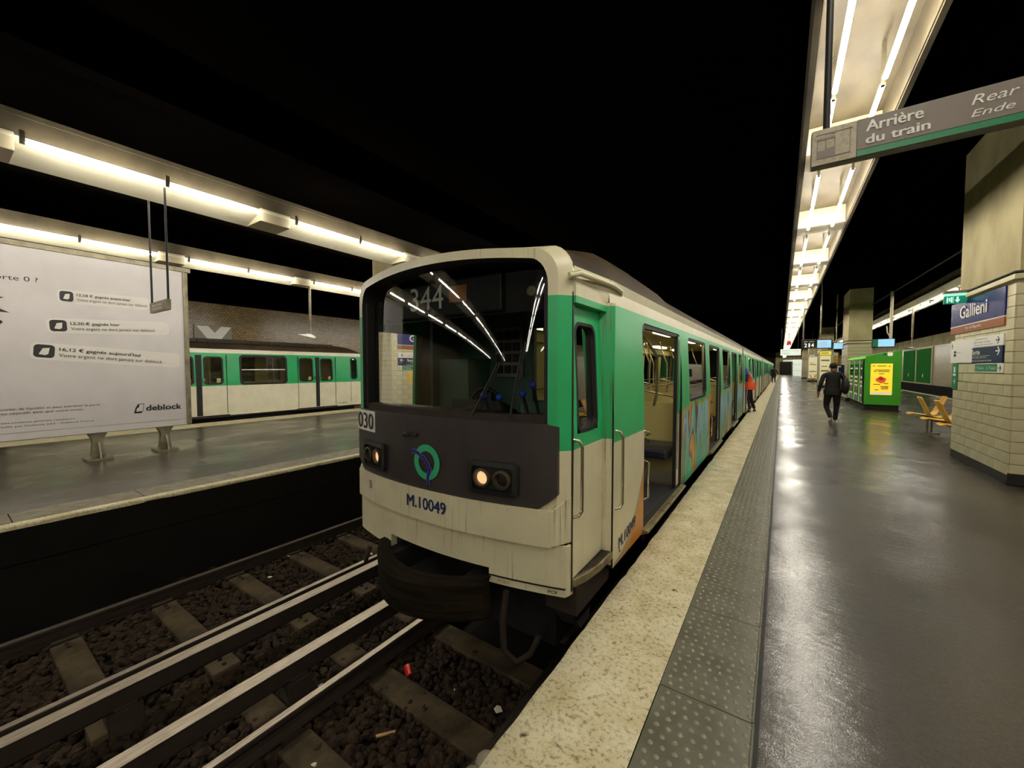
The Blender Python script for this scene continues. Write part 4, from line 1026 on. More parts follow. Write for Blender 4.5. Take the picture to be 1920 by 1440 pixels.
# enamel signs fixed to a pillar face; fx face, n normal sign
def face_signs(fx, n, dy, where):
    rt = (0, n, 0); up = (0, 0, 1)
    def bx(mb, ya, yb, za, zb, d0, d1): a, b = sorted((fx + n * d0, fx + n * d1)); return mb.box(a, b, ya + dy, yb + dy, za, zb)
    def tx(s, par, m, ya, yb, z, h, bold=0., d=.04): return text(s, 'lettering', par, m, (fx + n * d, (ya if n > 0 else yb) + dy, z), rt, up, yb - ya, h, bold)
    def arrow(par, yc, zc, s, m, d):
        mb = MB(); bx(mb, yc - s, yc + s, zc - s * .16, zc + s * .16, d - .002, d)
        for k in (-1, 1): mb.prism([(yc - s * 1.15 + dy, zc), (yc - s * .25 + dy, zc + k * s * .95), (yc + s * .15 + dy, zc + k * s * .95), (yc - s * .7 + dy, zc)], 'x', *sorted((fx + n * (d - .002), fx + n * d)))
        return part('arrow', mb, m, par)
    t = thing('station_sign', 'navy station name sign reading Gallieni with a brown strip, ' + where, 'sign', (fx + n * .015, 9.55 + dy, 2.2))
    part('name_panel', bx(MB(), 8.49, 10.62, 2.338, 2.75, .012, .034), 'navy', t, .006)
    part('brown_strip', bx(MB(), 8.49, 10.62, 2.2, 2.322, .012, .034), 'brown', t, .006)
    part('white_line', bx(MB(), 8.49, 10.62, 2.322, 2.338, .012, .036), 'white', t)
    tx('Gallieni', t, 'white', 9.06 if n < 0 else 8.95, 10.16 if n < 0 else 10.05, 2.447, .215, .015); tx('Parc de Bagnolet', t, 'white', 9.25, 9.89, 2.235, .06, .01)
    t = thing('direction_sign', 'white and dark blue exit direction sign reading Sortie, ' + where, 'sign', (fx + n * .015, 9.55 + dy, 1.67))
    part('white_panel', bx(MB(), 9.57, 10.57, 1.69, 2.085, .012, .032), 'white', t, .004)
    part('white_panel', bx(MB(), 8.49, 9.57, 1.925, 2.085, .012, .034), 'white', t, .004)
    nv_ = part('navy_panel', bx(MB(), 8.49, 9.57, 1.675, 1.92, .012, .036), 'navydk', t, .004)
    tx('Sortie', nv_, 'white', 9.24 if n < 0 else 8.85, 9.55 if n < 0 else 9.2, 1.81, .078, .02); tx('Rue Jean Jaures', nv_, 'white', 9.0, 9.55, 1.745, .03); tx('Avenue du General de Gaulle', nv_, 'white', 8.82, 9.55, 1.70, .03)
    part('rule', bx(MB(), 8.9, 9.54, 1.785, 1.79, .036, .038), 'white', nv_)
    arrow(nv_, 8.64, 1.847, .065, 'white', .038); arrow(t, 8.66, 2.005, .055, 'ink', .036)
    tx('Correspondances', t, 'ink', 9.0, 9.45, 2.035, .028, 0, .036); tx('Gare routiere  Autobus', t, 'ink', 8.9, 9.5, 1.99, .028, 0, .036); tx('Parking de liaison internationale', t, 'ink', 8.82, 9.5, 1.945, .025, 0, .036)
    b = MB(); bx(b, 10.30, 10.40, 1.86, 1.90, .032, .034); bx(b, 10.30, 10.40, 1.80, 1.85, .032, .034); part('pictogram', b, 'ink', t); tx('Acces voie', t, 'ink', 10.08, 10.27, 1.86, .022, 0, .034)
    b = MB(); bx(b, 10.49, 10.51, 1.94, 2.04, .032, .034); bx(b, 10.44, 10.52, 1.985, 1.997, .032, .034); part('tram_mark', b, 'ink', t)
    t = thing('direction_sign', 'small green and white direction sign under the exit sign, ' + where, 'sign', (fx + n * .015, 9.0 + dy, 1.54))
    part('white_panel', bx(MB(), 8.48, 9.46, 1.53, 1.67, .012, .03), 'white', t, .004); part('green_panel', bx(MB(), 8.65, 9.44, 1.545, 1.66, .03, .032), 'sgreen', t)
    tx('1 Travaux', t, 'white', 9.1, 9.4, 1.58, .045, 0, .034); tx('2 Taxis', t, 'white', 8.70, 9.0, 1.58, .045, 0, .034); arrow(t, 8.57, 1.60, .045, 'ink', .032)
    t = thing('direction_sign', 'narrow dark green vertical sign with white marks, ' + where, 'sign', (fx + n * .015, 10.35 + dy, 1.22))
    part('panel', bx(MB(), 10.22, 10.46, 1.22, 1.685, .012, .03), 'sgreen', t, .004)
    b = MB(); bx(b, 10.3, 10.38, 1.52, 1.62, .03, .032); bx(b, 10.28, 10.4, 1.46, 1.5, .03, .032); part('white_mark', b, 'white', t); arrow(t, 10.34, 1.36, .05, 'white', .032)
face_signs(2.6, -1, 0, 'on the right pillar'); face_signs(-10.0, 1, -.15, 'on the left platform pillar')
M['yposter'] = mat('yellow_notice', (222, 180, 60), .5)
single('wall_notice', MB().box(-9.99, -9.975, 8.75, 9.2, 1.12, 1.45), 'yposter', 'yellow notice on the left platform pillar below its signs', 'notice', (-9.98, 9, 1.12))
# lit emergency exit sign on a bracket
M['exitlit'] = emis('lit_exit_cover', (150, 235, 205), .9); M['exitgreen'] = emis('exit_green', (20, 130, 100), .45); M['exitmark'] = emis('exit_mark', (190, 245, 225), .8)
t = thing('exit_sign', 'small lit green emergency exit sign with a down arrow beside the station name', 'sign', (2.36, 9.9, 2.72))
part('housing', MB().box(2.289, 2.602, 9.88, 9.96, 2.87, 2.92), 'grey', t, .006)
part('light_cover', MB().box(2.296, 2.575, 9.885, 9.955, 2.83, 2.87), 'exitlit', t); part('green_panel', MB().box(2.296, 2.575, 9.90, 9.94, 2.70, 2.83), 'exitgreen', t)
part('mark', MB().box(2.446, 2.47, 9.896, 9.9, 2.76, 2.815).prism([(2.425, 2.765), (2.49, 2.765), (2.458, 2.715)], 'y', 9.896, 9.9).box(2.33, 2.344, 9.896, 9.9, 2.715, 2.81).box(2.378, 2.398, 9.896, 9.9, 2.72, 2.81).box(2.354, 2.371, 9.896, 9.9, 2.74, 2.80).box(2.408, 2.412, 9.896, 9.9, 2.705, 2.825), 'exitmark', t)
# pillar 2 fittings and far posters
def plate(name, label, x0, x1, y, z0, z1, m, bands=(), cat='poster', post=None):
    t = thing(name, label, cat, ((x0 + x1) / 2, y, z0))
    part('sheet', MB().box(x0, x1, y - .03, y, z0, z1), m, t)
    for a, b_, c_, d_, mm in bands: part('print_band', MB().box(x0 + (x1 - x0) * a, x0 + (x1 - x0) * b_, y - .034, y - .03, z0 + (z1 - z0) * c_, z0 + (z1 - z0) * d_), mm, t)
    if post: part('post', MB().path([((x0 + x1) / 2, y + .02, post[0]), ((x0 + x1) / 2, y + .02, post[1])], .03, 6), 'galv', t)
    return t
M['paleposter'] = emis('backlit_pale_poster', (236, 226, 180), .35); M['yellow'] = emis('lit_yellow_header', (236, 222, 70), .55); M['olive'] = mat('olive_print', (150, 150, 50), .6)
plate('poster', 'tall pale poster under a yellow header on the far pillar', 2.62, 3.30, 41.28, .35, 2.6, 'paleposter', ((.1, .9, .8, .86, 'olive'), (.1, .9, .42, .48, 'olive'), (.15, .7, .6, .63, 'grey'), (.1, .8, .2, .24, 'grey')))
plate('header_sign', 'bright yellow header sign over the far pale poster', 2.6, 3.32, 41.26, 2.68, 2.95, 'yellow', ((.1, .8, .35, .65, 'olive'),), 'sign')
plate('poster', 'pale poster left of the yellow headed one, on the farther pillar', 2.62, 3.4, 57.72, .4, 2.9, 'paleposter', ((.1, .9, .62, .66, 'olive'), (.1, .6, .7, .72, 'grey'), (.1, .9, .3, .34, 'olive')))
plate('round_sign', 'small white lit sign beside the yellow header', 2.3, 2.75, 50.0, 2.65, 2.95, 'white', (), 'sign', (2.9, 5.35))
plate('poster', 'narrow amber poster between the yellow header and the second pillar', 3.62, 3.95, 43.3, 1.9, 2.9, 'yposter', ((.0, 1., .75, 1., 'white'),), 'poster', (0, 2.0))
plate('direction_sign', 'dark blue sign with a white arc beside the walking man', 2.08, 2.52, 24.9, 1.3, 1.75, 'navydk', ((.35, .5, .1, .9, 'white'), (.5, .7, .1, .3, 'white'), (.5, .7, .75, .9, 'white')), 'sign', (0, 1.4))

# ------------------------------------------------------------------ hanging displays
M['screen'] = emis('blue_screen', (150, 200, 236), .75); M['digits'] = emis('white_digits', (255, 250, 225), 1.3); M['redlit'] = emis('red_panel', (170, 30, 26), .5)
M['whitelit'] = emis('glowing_white', (226, 236, 222), .55)
t = thing('information_display', 'black hanging display with white digits and a blue screen', 'display', (1.15, 20.3, 2.4))
part('case', MB().box(.66, 1.14, 20.25, 20.4, 2.40, 2.77), 'rubber', t, .01); part('case', MB().box(1.16, 1.66, 20.25, 20.4, 2.38, 2.75), 'dark', t, .01)
part('screen', MB().box(1.18, 1.62, 20.24, 20.25, 2.41, 2.72), 'screen', t)
for s, x in (('2', .76), ('1', .90), ('4', .985)): text(s, 'digit', t, 'digits', (x, 20.245, 2.45), (1, 0, 0), (0, 0, 1), .085 if s != '1' else .04, .15)
b = MB()
for k, (x, w) in enumerate(((.74, .12), (.92, .16))): b.box(x, x + w, 20.24, 20.25, 2.66, 2.68)
for k in range(5): b.box(1.2, 1.45 + .03 * (k % 3), 20.232, 20.24, 2.45 + k * .05, 2.465 + k * .05)
part('small_print', b, 'white', t)
for x in (.72, 1.28): part('hanger', MB().path([(x, 20.3, 2.75), (x, 20.3, 5.35)], .03, 6), 'galv', t)
t = thing('information_display', 'pale blue hanging display above the green kiosk', 'display', (3.2, 20.6, 2.4))
part('case', MB().box(2.88, 3.55, 20.6, 20.7, 2.39, 2.72), 'dark', t, .01); part('screen', MB().box(3.06, 3.52, 20.59, 20.6, 2.42, 2.70), 'screen', t); part('screen_header', MB().box(2.9, 3.06, 20.59, 20.6, 2.42, 2.70), 'sgreen', t)
part('hanger', MB().path([(3.42, 20.65, 2.7), (3.42, 20.65, 4.5)], .05, 6).path([(3.3, 20.65, 3.2), (3.32, 20.65, 2.95), (3.42, 20.65, 2.75)], .02, 6), 'cover', t)
t = thing('information_display', 'small teal and blue display near the second pillar, partly hidden', 'display', (2.2, 26.2, 2.5))
part('case', MB().box(1.98, 2.58, 26.2, 26.3, 2.55, 2.92), 'dark', t); part('screen', MB().box(2.2, 2.56, 26.19, 26.2, 2.58, 2.88), 'screen', t); part('green_field', MB().box(2.0, 2.2, 26.19, 26.2, 2.58, 2.78), 'sgreen', t)
part('hanger', MB().path([(2.3, 26.25, 2.9), (2.3, 26.25, 5.35)], .03, 6), 'galv', t)
t = hanging_sign('hanging_sign', 'lit white hanging sign with dark lettering far down the right platform', -.07, 1.0, 31.0, 2.40, 2.80, 4.2, (-.02, .85), 'whitelit')
text('Sortie 2 rue Jean', 'lettering', t, 'ink', (.0, 30.96, 2.66), (1, 0, 0), (0, 0, 1), .9, .09); text('Avenue', 'lettering', t, 'ink', (.0, 30.96, 2.5), (1, 0, 0), (0, 0, 1), .4, .08)
single('warning_sign', MB().box(.27, .52, 34, 34.05, 3.2, 3.5).box(.38, .41, 34.01, 34.04, 3.5, 4.1), 'redlit', 'small red square sign under the lamp row, far away', 'sign', (.4, 34, 3.2))
# dark horizontal conduits between pillars
single('conduit', MB().path([(3.1, 27.0, 4.55), (3.1, 41.28, 4.4)], .04, 6).path([(3.45, 10.46, 4.3), (3.45, 24.8, 4.55)], .025, 6), 'dark', 'thin grey conduit strung between the pillars', 'pipe', (3.1, 27, 4.4))

# ------------------------------------------------------------------ kiosk
M['kgreen'] = mat('kiosk_green', (74, 176, 42), .35); M['kposter'] = emis('backlit_yellow_poster', (240, 206, 50), .85); M['kwhite'] = emis('poster_white_foot', (236, 220, 190), .55)
M['kink'] = emis('poster_print', (120, 66, 20), .25); M['waffle'] = emis('waffle', (214, 92, 40), .6); M['limelit'] = emis('lime_light', (130, 220, 80), .5); M['vdark'] = mat('vending_dark', (16, 44, 30), .15)
k = thing('vending_kiosk', 'bright green vending kiosk with a backlit yellow poster on its end', 'kiosk', (3.15, 22.2, 0))
part('body', MB().prism([(2.66, .2), (3.68, .2), (3.68, 2.27), (2.66, 2.06)], 'y', 20.2, 24.3), 'kgreen', k, .012)
part('plinth', MB().box(2.68, 3.64, 20.25, 24.2, .015, .2), 'rust', k); part('base_tray', MB().box(2.6, 3.7, 20.15, 24.35, 0, .02), 'dark', k)
po = part('poster', MB().prism(rrect(2.82, 3.43, .585, 1.765, .03, 4), 'y', 20.175, 20.2), 'kposter', k)
part('poster_foot', MB().box(2.83, 3.42, 20.172, 20.175, .6, .695), 'kwhite', po)
b = MB()
for z, x0, x1 in ((1.66, 3.0, 3.25), (1.51, 2.92, 3.35), (1.455, 2.9, 2.98), (1.455, 3.02, 3.35), (1.37, 3.05, 3.2), (.97, 2.9, 3.1), (1.0, 3.2, 3.33), (.89, 3.1, 3.33), (.85, 3.13, 3.33), (.80, 3.12, 3.32), (.76, 2.95, 3.05)): b.box(x0, x1, 20.171, 20.175, z, z + .028)
b.box(2.87, 2.93, 20.171, 20.175, 1.66, 1.69).box(3.32, 3.37, 20.171, 20.175, 1.65, 1.68); part('print', b, 'kink', po)
part('waffle', MB().prism([(2.96, 1.18), (3.1, 1.30), (3.27, 1.2), (3.22, 1.05), (3.12, 1.02), (2.97, 1.11)], 'y', 20.168, 20.175), 'waffle', po)
part('waffle_top', MB().prism([(3.02, 1.2), (3.1, 1.265), (3.22, 1.19), (3.12, 1.13)], 'y', 20.165, 20.168), 'redlit', po)
part('status_light', MB().prism(rrect(3.28, 3.42, 2.05, 2.18, .03, 3), 'y', 20.18, 20.2), 'kwhite', k); part('keyhole', MB().lathe([(.05, 0), (.05, -.015)], (3.2, 20.2, 2.12), 12, 'y'), 'sgreen', k)
for n_, (ya, yb) in enumerate(((22.72, 24.05), (21.33, 22.62), (20.36, 21.25))):
    vd = part('vending_door', MB().box(2.625, 2.66, ya, yb, .22, 1.94), 'vdark', k, .006)
    part('glass_front', MB().box(2.618, 2.626, ya + .1, yb - .35, .3, 1.86), 'vdark', vd)
    part('light_strip', MB().box(2.612, 2.62, yb - .07, yb - .02, .25, 1.9), 'limelit', vd)
    b = MB()
    for r_, z in enumerate((1.55, 1.2, 1.02, .86, .5)):
        for y in (ya + .35, ya + .75) if n_ < 2 else (ya + .25,): b.box(2.608, 2.618, y, y + .12, z, z + .06)
    part('product_light', b, 'kwhite', vd)
part('canopy', MB().box(2.6, 2.66, 20.2, 24.3, 1.97, 2.02), 'limelit', k)

# ------------------------------------------------------------------ bench
M['seaty'] = mat('yellow_seat_shell', (232, 176, 44), .35)
def shell(cx, cy, cz, s, w=.43):
    prof = [(-.30, .50), (-.285, .46), (-.22, .30), (-.15, .12), (-.09, .04), (.0, .01), (.18, .03), (.30, .05), (.36, .03)]
    def fn(u, v):
        i = v * (len(prof) - 1); a = int(min(i, len(prof) - 2)); f = i - a
        x = prof[a][0] + (prof[a + 1][0] - prof[a][0]) * f; z = prof[a][1] + (prof[a + 1][1] - prof[a][1]) * f
        e = (2 * u - 1) ** 2; return (cx + s * (x + .02 * e * (1 if v < .4 else 0)), cy + (u - .5) * w * (1 - .12 * (v < .1)), cz + z + .02 * e * (v > .4))
    return MB().sheet(fn, 8, 16, 0, True, (s * .012, 0, .014))
def bench(label, dy=0, dx=0):
    t = thing('bench', label, 'bench', (3.05 + dx, 13.0 + dy, 0))
    part('beam', MB().box(2.99 + dx, 3.09 + dx, 11.3 + dy, 14.1 + dy, .345, .395), 'dark', t, .006)
    for y in (13.8, 11.7):
        lg = part('leg', MB().path([(3.0 + dx, y - .04 + dy, .02), (3.0 + dx, y - .04 + dy, .36)], .022, 8).path([(3.09 + dx, y + .04 + dy, .02), (3.09 + dx, y + .04 + dy, .36)], .022, 8), 'galv', t)
        part('foot', MB().box(2.88 + dx, 3.22 + dx, y - .08 + dy, y + .08 + dy, 0, .02), 'galv', lg)
    for y, s in ((13.9, -1), (13.4, 1), (12.65, -1), (12.1, 1), (11.5, -1)):
        st = part('seat', shell(3.04 + dx, y + dy, .40, s), 'seaty', t)
        part('seat_bracket', MB().box(2.95 + dx, 3.14 + dx, y - .1 + dy, y + .1 + dy, .385, .41), 'dark', st)
    return t
bench('row of yellow moulded seats on a beam behind the brick pillar'); bench('small far row of yellow seats before the distant pale posters', 41, -.2)

# ------------------------------------------------------------------ far end and right wall
M['panelgreen'] = mat('dark_green_poster_board', (30, 112, 40), .85, spec=.1); M['cream'] = mat('cream_board_frame', (206, 196, 166), .5)
for ya, yb, lab in ((49.3, 53.7, 'right of the pair'), (54.3, 58.7, 'left of the pair')):
    t = thing('poster_board', 'blank dark green poster board on the far right wall, ' + lab, 'poster board', (10.9, (ya + yb) / 2, .2))
    part('frame', MB().box(10.82, 10.9, ya - .22, yb + .22, .12, 3.5), 'cream', t, .02); part('board', MB().box(10.79, 10.82, ya, yb, .24, 3.36), 'panelgreen', t)
    part('small_mark', MB().box(10.785, 10.79, ya + 2.1, ya + 2.35, .75, 1.05), 'white', t)
dr = struct('door_1', MB().box(-.32, 2.0, YE - .1, YE, 0, 3.1), 'dark')
for i in range(9): part('slat', MB().box(-.32, 2.0, YE - .16, YE - .1, .1 + i * .33, .26 + i * .33), 'rust', dr)
plate('header_sign', 'tiny lit white header above the dark far shutter', .3, 2.4, YE - .3, 3.15, 3.5, 'whitelit', (), 'sign', (3.4, 5.35))
wb = thing('booth', 'white cabinet at the far end of the right platform', 'booth', (2.75, 101, 0))
part('cabinet', MB().box(1.98, 3.55, 99.5, 102, 0, 3.3), 'whitelit', wb, .02); part('seams', MB().box(1.96, 3.57, 99.47, 99.5, 1.1, 1.15).box(1.96, 3.57, 99.47, 99.5, 2.3, 2.36), 'grey', wb)  # whole cabinet body uses the glowing white material
t = thing('vending_machine', 'pale machine with dark side between the white cabinet and the posters', 'vending machine', (3.5, 88, 0))
part('cabinet', MB().box(2.95, 3.9, 87, 88.2, 0, 2.6), 'whitelit', t, .02); part('door', MB().box(3.4, 3.85, 86.97, 87, .3, 2.3), 'dark', t); part('top_light', MB().box(2.95, 3.5, 86.95, 87, 2.65, 2.9), 'whitelit', t)  # machine body glows as well as its top

# ------------------------------------------------------------------ litter on the track
M['canred'] = mat('red_can', (196, 40, 30), .3, .4); M['paper'] = mat('litter_paper', (214, 204, 180), .8); M['wood'] = mat('litter_wood', (190, 150, 96), .7); M['bluepaper'] = mat('pale_blue_litter', (160, 190, 190), .7)
t = thing('drink_can', 'red drink can lying on the ballast beside the shiny rail', 'can', (-2.73, 2.35, -1.16))
d = Vector((.17, -.10, 0)).normalized(); c0 = Vector((-2.73, 2.36, -1.145)) - d * .06
part('can_body', MB().path([c0, c0 + d * .008, c0 + d * .115, c0 + d * .125], .033, 14), 'canred', t); part('can_end', MB().path([c0 + d * .124, c0 + d * .130], .027, 14), 'steel', t)
def scrap(label, x, y, s, m='paper', z=-1.15, n=5):
    rnd = random.Random(int(x * 1000 + y * 77)); vs = []
    for i in range(n): a = 6.28 * i / n; r = s * (.6 + .6 * rnd.random()); vs.append((x + r * math.cos(a), y + r * math.sin(a), z + rnd.random() * s * .5))
    b = MB().add(vs + [(p[0], p[1], p[2] - .004) for p in vs], [tuple(range(n)), tuple(range(2 * n - 1, n - 1, -1))] + [(i, (i + 1) % n, n + (i + 1) % n, n + i) for i in range(n)])
    single('litter', b, m, label, 'litter', (x, y, z), 'litter on the ballast')
scrap('white crumpled paper on dark ballast below the platform edge', -1.83, 2.5, .04)
scrap('pale blue scrap lying between the power rail and the shiny rail', -3.22, 1.83, .035, 'bluepaper')
scrap('pale bit of paper in the gap beside the foremost sleeper, right of the shiny rail', -2.62, 1.42, .02)
scrap('white speck right of the red can', -2.25, 2.45, .012); scrap('tiny white speck under the platform shadow, near the right end', -1.6, 3.0, .012)
scrap('white scrap in the dark gutter, second from the left', -6.2, 2.2, .035); scrap('brown leaf in the dark gutter beside a white scrap', -6.22, 1.98, .04, 'wood')
scrap('white scrap lying against the dull rail, third from the left', -5.9, 2.9, .03); scrap('pale scrap on the ballast between two sleepers of the empty track', -5.5, 2.45, .03)
scrap('white ball of paper between the rails near the train nose', -4.95, 3.6, .04); scrap('white crumpled paper far along the dark gutter', -6.15, 4.7, .06); scrap('small white scrap at the far left of the dark gutter', -5.95, 1.55, .018)
t = single('splinter', MB().prism([(-2.45, 1.80), (-2.36, 1.91), (-2.35, 1.90), (-2.43, 1.79)], 'z', -1.15, -1.14), 'wood', 'pale wood splinter on the ballast at the bottom of the view', 'litter', (-2.4, 1.85, -1.15))
# loose grey lump hanging from the kerb edge
lump = MB()
for i in range(7): lump.ball((-1.0 + .015 * math.sin(i * 2.1), .82 + .075 * i, -.06 - .012 * (i % 2)), .04, 8, 6, 0, (1, 1.2, .8))
single('foam_seal', lump, 'kerb_grey', 'lumpy grey strip stuck under the platform edge, bottom of the view', 'seal', (-1.0, 1.0, -.06))
single('cable_plate', MB().box(-6.41, -6.395, 5.0, 5.25, -.35, -.22), 'kerb_grey', 'small pale plate on the dark platform face left of the train nose', 'plate', (-6.4, 5.1, -.3))

# ------------------------------------------------------------------ people
M['skin'] = mat('skin', (150, 104, 78), .55); M['hair'] = mat('dark_hair', (22, 17, 14), .7)
M['jacketk'] = mat('black_jacket', (18, 17, 18), .75); M['trousk'] = mat('black_trousers', (15, 14, 16), .8); M['shoew'] = mat('pale_shoe', (206, 190, 176), .6); M['shoek'] = mat('dark_shoe', (20, 18, 18), .6)
M['bagk'] = mat('dark_bag', (26, 20, 18), .6); M['vest'] = mat('orange_vest', (232, 84, 34), .7); M['blue'] = mat('blue_jacket', (30, 50, 110), .7); M['stripe'] = mat('pale_stripe', (190, 186, 200), .5)
M['denim'] = mat('dark_blue_denim', (28, 34, 48), .8)
def body(J, E, root, paint, mats, parent, lv=2, name='body'):
    """one skin grown over a skeleton. J: name -> (x, y, z, rx[, ry])"""
    ks = list(J); me = bpy.data.meshes.new(name); me.from_pydata([J[k][:3] for k in ks], [(ks.index(a), ks.index(b)) for a, b in E], [])
    o = bpy.data.objects.new(name, me); COL.objects.link(o); sk_ = o.modifiers.new('skin', 'SKIN'); sk_.use_smooth_shade = True
    for i, k in enumerate(ks):
        v = me.skin_vertices[0].data[i]; q = J[k]; v.radius = (q[3], q[4] if len(q) > 4 else q[3]); v.use_root = (k == root)
    s = o.modifiers.new('sub', 'SUBSURF'); s.levels = s.render_levels = lv
    dg = bpy.context.evaluated_depsgraph_get(); m2 = bpy.data.meshes.new_from_object(o.evaluated_get(dg)); bpy.data.objects.remove(o)
    off = LOC[parent.name]
    m2.materials.clear()
    for m in mats: m2.materials.append(M[m])
    for p in m2.polygons: p.material_index = paint(p.center); p.use_smooth = True
    for v in m2.vertices: v.co -= off
    m2.name = name; ob = bpy.data.objects.new(name, m2); COL.objects.link(ob); ob.parent = parent; LOC[ob.name] = off; return ob
def human(x, y, H, f, arms, legs, lean=(0, 0), wide=1.0):
    """standing skeleton scaled to height H facing +y*f; arms and legs give joint offsets"""
    s = H / 1.72; P = lambda a, b, c: (x + a * s + lean[0] * max(0, c - .9), y + f * b * s + lean[1] * max(0, c - .9), c * s)
    J = {'pelvis': P(0, 0, .93) + (.155 * s * wide, .115 * s), 'waist': P(0, 0, 1.08) + (.16 * s * wide, .115 * s), 'chest': P(0, 0, 1.30) + (.175 * s * wide, .12 * s), 'collar': P(0, -.01, 1.42) + (.12 * s, .085 * s),
         'neck': P(0, .01, 1.49) + (.058 * s, .06 * s), 'jaw': P(0, .035, 1.56) + (.07 * s, .078 * s), 'head': P(0, .025, 1.635) + (.082 * s, .095 * s), 'crown': P(0, .01, 1.69) + (.06 * s, .07 * s)}
    E = [('pelvis', 'waist'), ('waist', 'chest'), ('chest', 'collar'), ('collar', 'neck'), ('neck', 'jaw'), ('jaw', 'head'), ('head', 'crown')]
    for n, sg, (el, wr, ha) in (('l', -1, arms[0]), ('r', 1, arms[1])):
        J['sh' + n] = P(sg * .185 * wide, -.01, 1.39) + (.07 * s,); J['el' + n] = P(*el) + (.055 * s,); J['wr' + n] = P(*wr) + (.04 * s,); J['ha' + n] = P(*ha) + (.038 * s, .028 * s)
        E += [('collar', 'sh' + n), ('sh' + n, 'el' + n), ('el' + n, 'wr' + n), ('wr' + n, 'ha' + n)]
        ha_, wr_ = Vector(J['ha' + n][:3]), Vector(J['wr' + n][:3]); d = (ha_ - wr_).normalized()
        for i in range(5):                         # four fingers and a thumb
            side_ = (i - 1.5) * .018 * s if i < 4 else sg * -.03 * s; L = (.07, .08, .076, .06, .05)[i] * s
            b0 = ha_ + Vector((0, side_, 0)) + d * .02 * s if i < 4 else ha_ + Vector((side_ * .6, f * .035 * s, 0)); e0 = b0 + d * L * .6 + Vector((0, f * .01 * s, 0)); e1 = e0 + d * L * .4 + Vector((-sg * .012 * s, f * .01 * s, 0))
            J['f%s%da' % (n, i)] = tuple(b0) + (.010 * s,); J['f%s%db' % (n, i)] = tuple(e0) + (.0095 * s,); J['f%s%dc' % (n, i)] = tuple(e1) + (.008 * s,)
            E += [('ha' + n, 'f%s%da' % (n, i)), ('f%s%da' % (n, i), 'f%s%db' % (n, i)), ('f%s%db' % (n, i), 'f%s%dc' % (n, i))]
    for n, sg, (kn, an) in (('l', -1, legs[0]), ('r', 1, legs[1])):
        J['hp' + n] = P(sg * .095, 0, .86) + (.105 * s * wide,); J['kn' + n] = P(*kn) + (.072 * s,); J['an' + n] = P(*an) + (.055 * s,)
        E += [('pelvis', 'hp' + n), ('hp' + n, 'kn' + n), ('kn' + n, 'an' + n)]
    return J, E
def head_bits(t, J, f, hair='hair', full=False):
    h = Vector(J['head'][:3]); r = J['head'][3] * 1.08
    b = MB().ball(h + Vector((0, -f * .02, .02)), r, 14, 9, 0, (1.0, 1.14, 1.02)); part('hair', b, hair, t)
    part('ear', MB().ball(h + Vector((-r * .98, 0, -.03)), .022, 8, 6, 0, (.5, 1, 1.5)).ball(h + Vector((r * .98, 0, -.03)), .022, 8, 6, 0, (.5, 1, 1.5)), 'skin', t)
    part('face', MB().ball(h + Vector((0, f * r * 1.12, -.035)), .016, 6, 5, 0, (1, 1.4, 1.6)), 'skin', t)
    part('eye', MB().ball(h + Vector((-.03, f * r * 1.02, .0)), .011, 6, 5).ball(h + Vector((.03, f * r * 1.02, .0)), .011, 6, 5), 'shoew', t)
    part('mouth', MB().ball(h + Vector((0, f * r * 1.0, -.075)), .02, 6, 4, 0, (1.2, .4, .3)), 'redlit' if 0 else 'bagk', t)
def shoe(t, ankle, f, m, tilt=0., L=.27):
    a = Vector(ankle[:3]); b = MB()
    def fn(u, v):
        yy = -.3 + u * 1.0; w = .045 * (.75 + .5 * math.sin(min(1, max(0, u)) * math.pi)); ang = v * 2 * math.pi
        hgt = .045 * (1.25 - .55 * u); z = math.sin(ang) * hgt; xx = math.cos(ang) * w * (1 if 0 < u < 1 else .3)
        dy = yy * L; dz = z + (-.005); ct, st = math.cos(tilt), math.sin(tilt)
        return (a.x + xx, a.y + f * (dy * ct + dz * st), a.z - .04 + dz * ct - dy * st)
    b.sheet(fn, 8, 12); return part('shoe', b, m, t)
# man walking away
w = thing('person', 'man in black jacket and trousers walking away, bag under his right arm', 'person', (1.23, 14.5, 0))
J, E = human(1.225, 14.5, 1.73, 1, (((-.275, -.06, 1.13), (-.315, .03, .90), (-.32, .06, .80)), ((.29, -.05, 1.13), (.30, .08, .96), (.22, .16, .92))), (((-.13, .07, .50), (-.03, -.14, .17)), ((.11, .12, .50), (.08, .09, .095))), wide=1.12)
def paintw(c):
    z = c.z
    if z > 1.49 and abs(c.x - 1.225) < .12: return 2
    if z < .92 and abs(c.x - 1.225) > .26: return 2
    return 0 if z > .84 else 1
body(J, E, 'pelvis', paintw, ['jacketk', 'trousk', 'skin'], w); head_bits(w, J, 1)
part('jacket_hem', MB().lathe([(.205, -.02), (.21, .08), (.2, .14)], (1.225, 14.5, .86), 16), 'jacketk', w); part('collar_band', MB().lathe([(.085, 0), (.08, .05)], (1.225, 14.5, 1.47), 14), 'jacketk', w)
shoe(w, J['anl'], 1, 'shoew', .75); shoe(w, J['anr'], 1, 'shoew', 0)
bag = thing('shoulder_bag', "dark bag tucked under the walking man's right arm", 'bag', (1.47, 14.4, 1.0))
part('bag_body', MB().ball((1.49, 14.40, 1.10), .16, 14, 9, 0, (.62, 1.0, 1.5)), 'bagk', bag); part('strap', MB().path([(1.46, 14.36, 1.28), (1.40, 14.33, 1.42), (1.36, 14.42, 1.50)], .018, 6), 'bagk', bag)
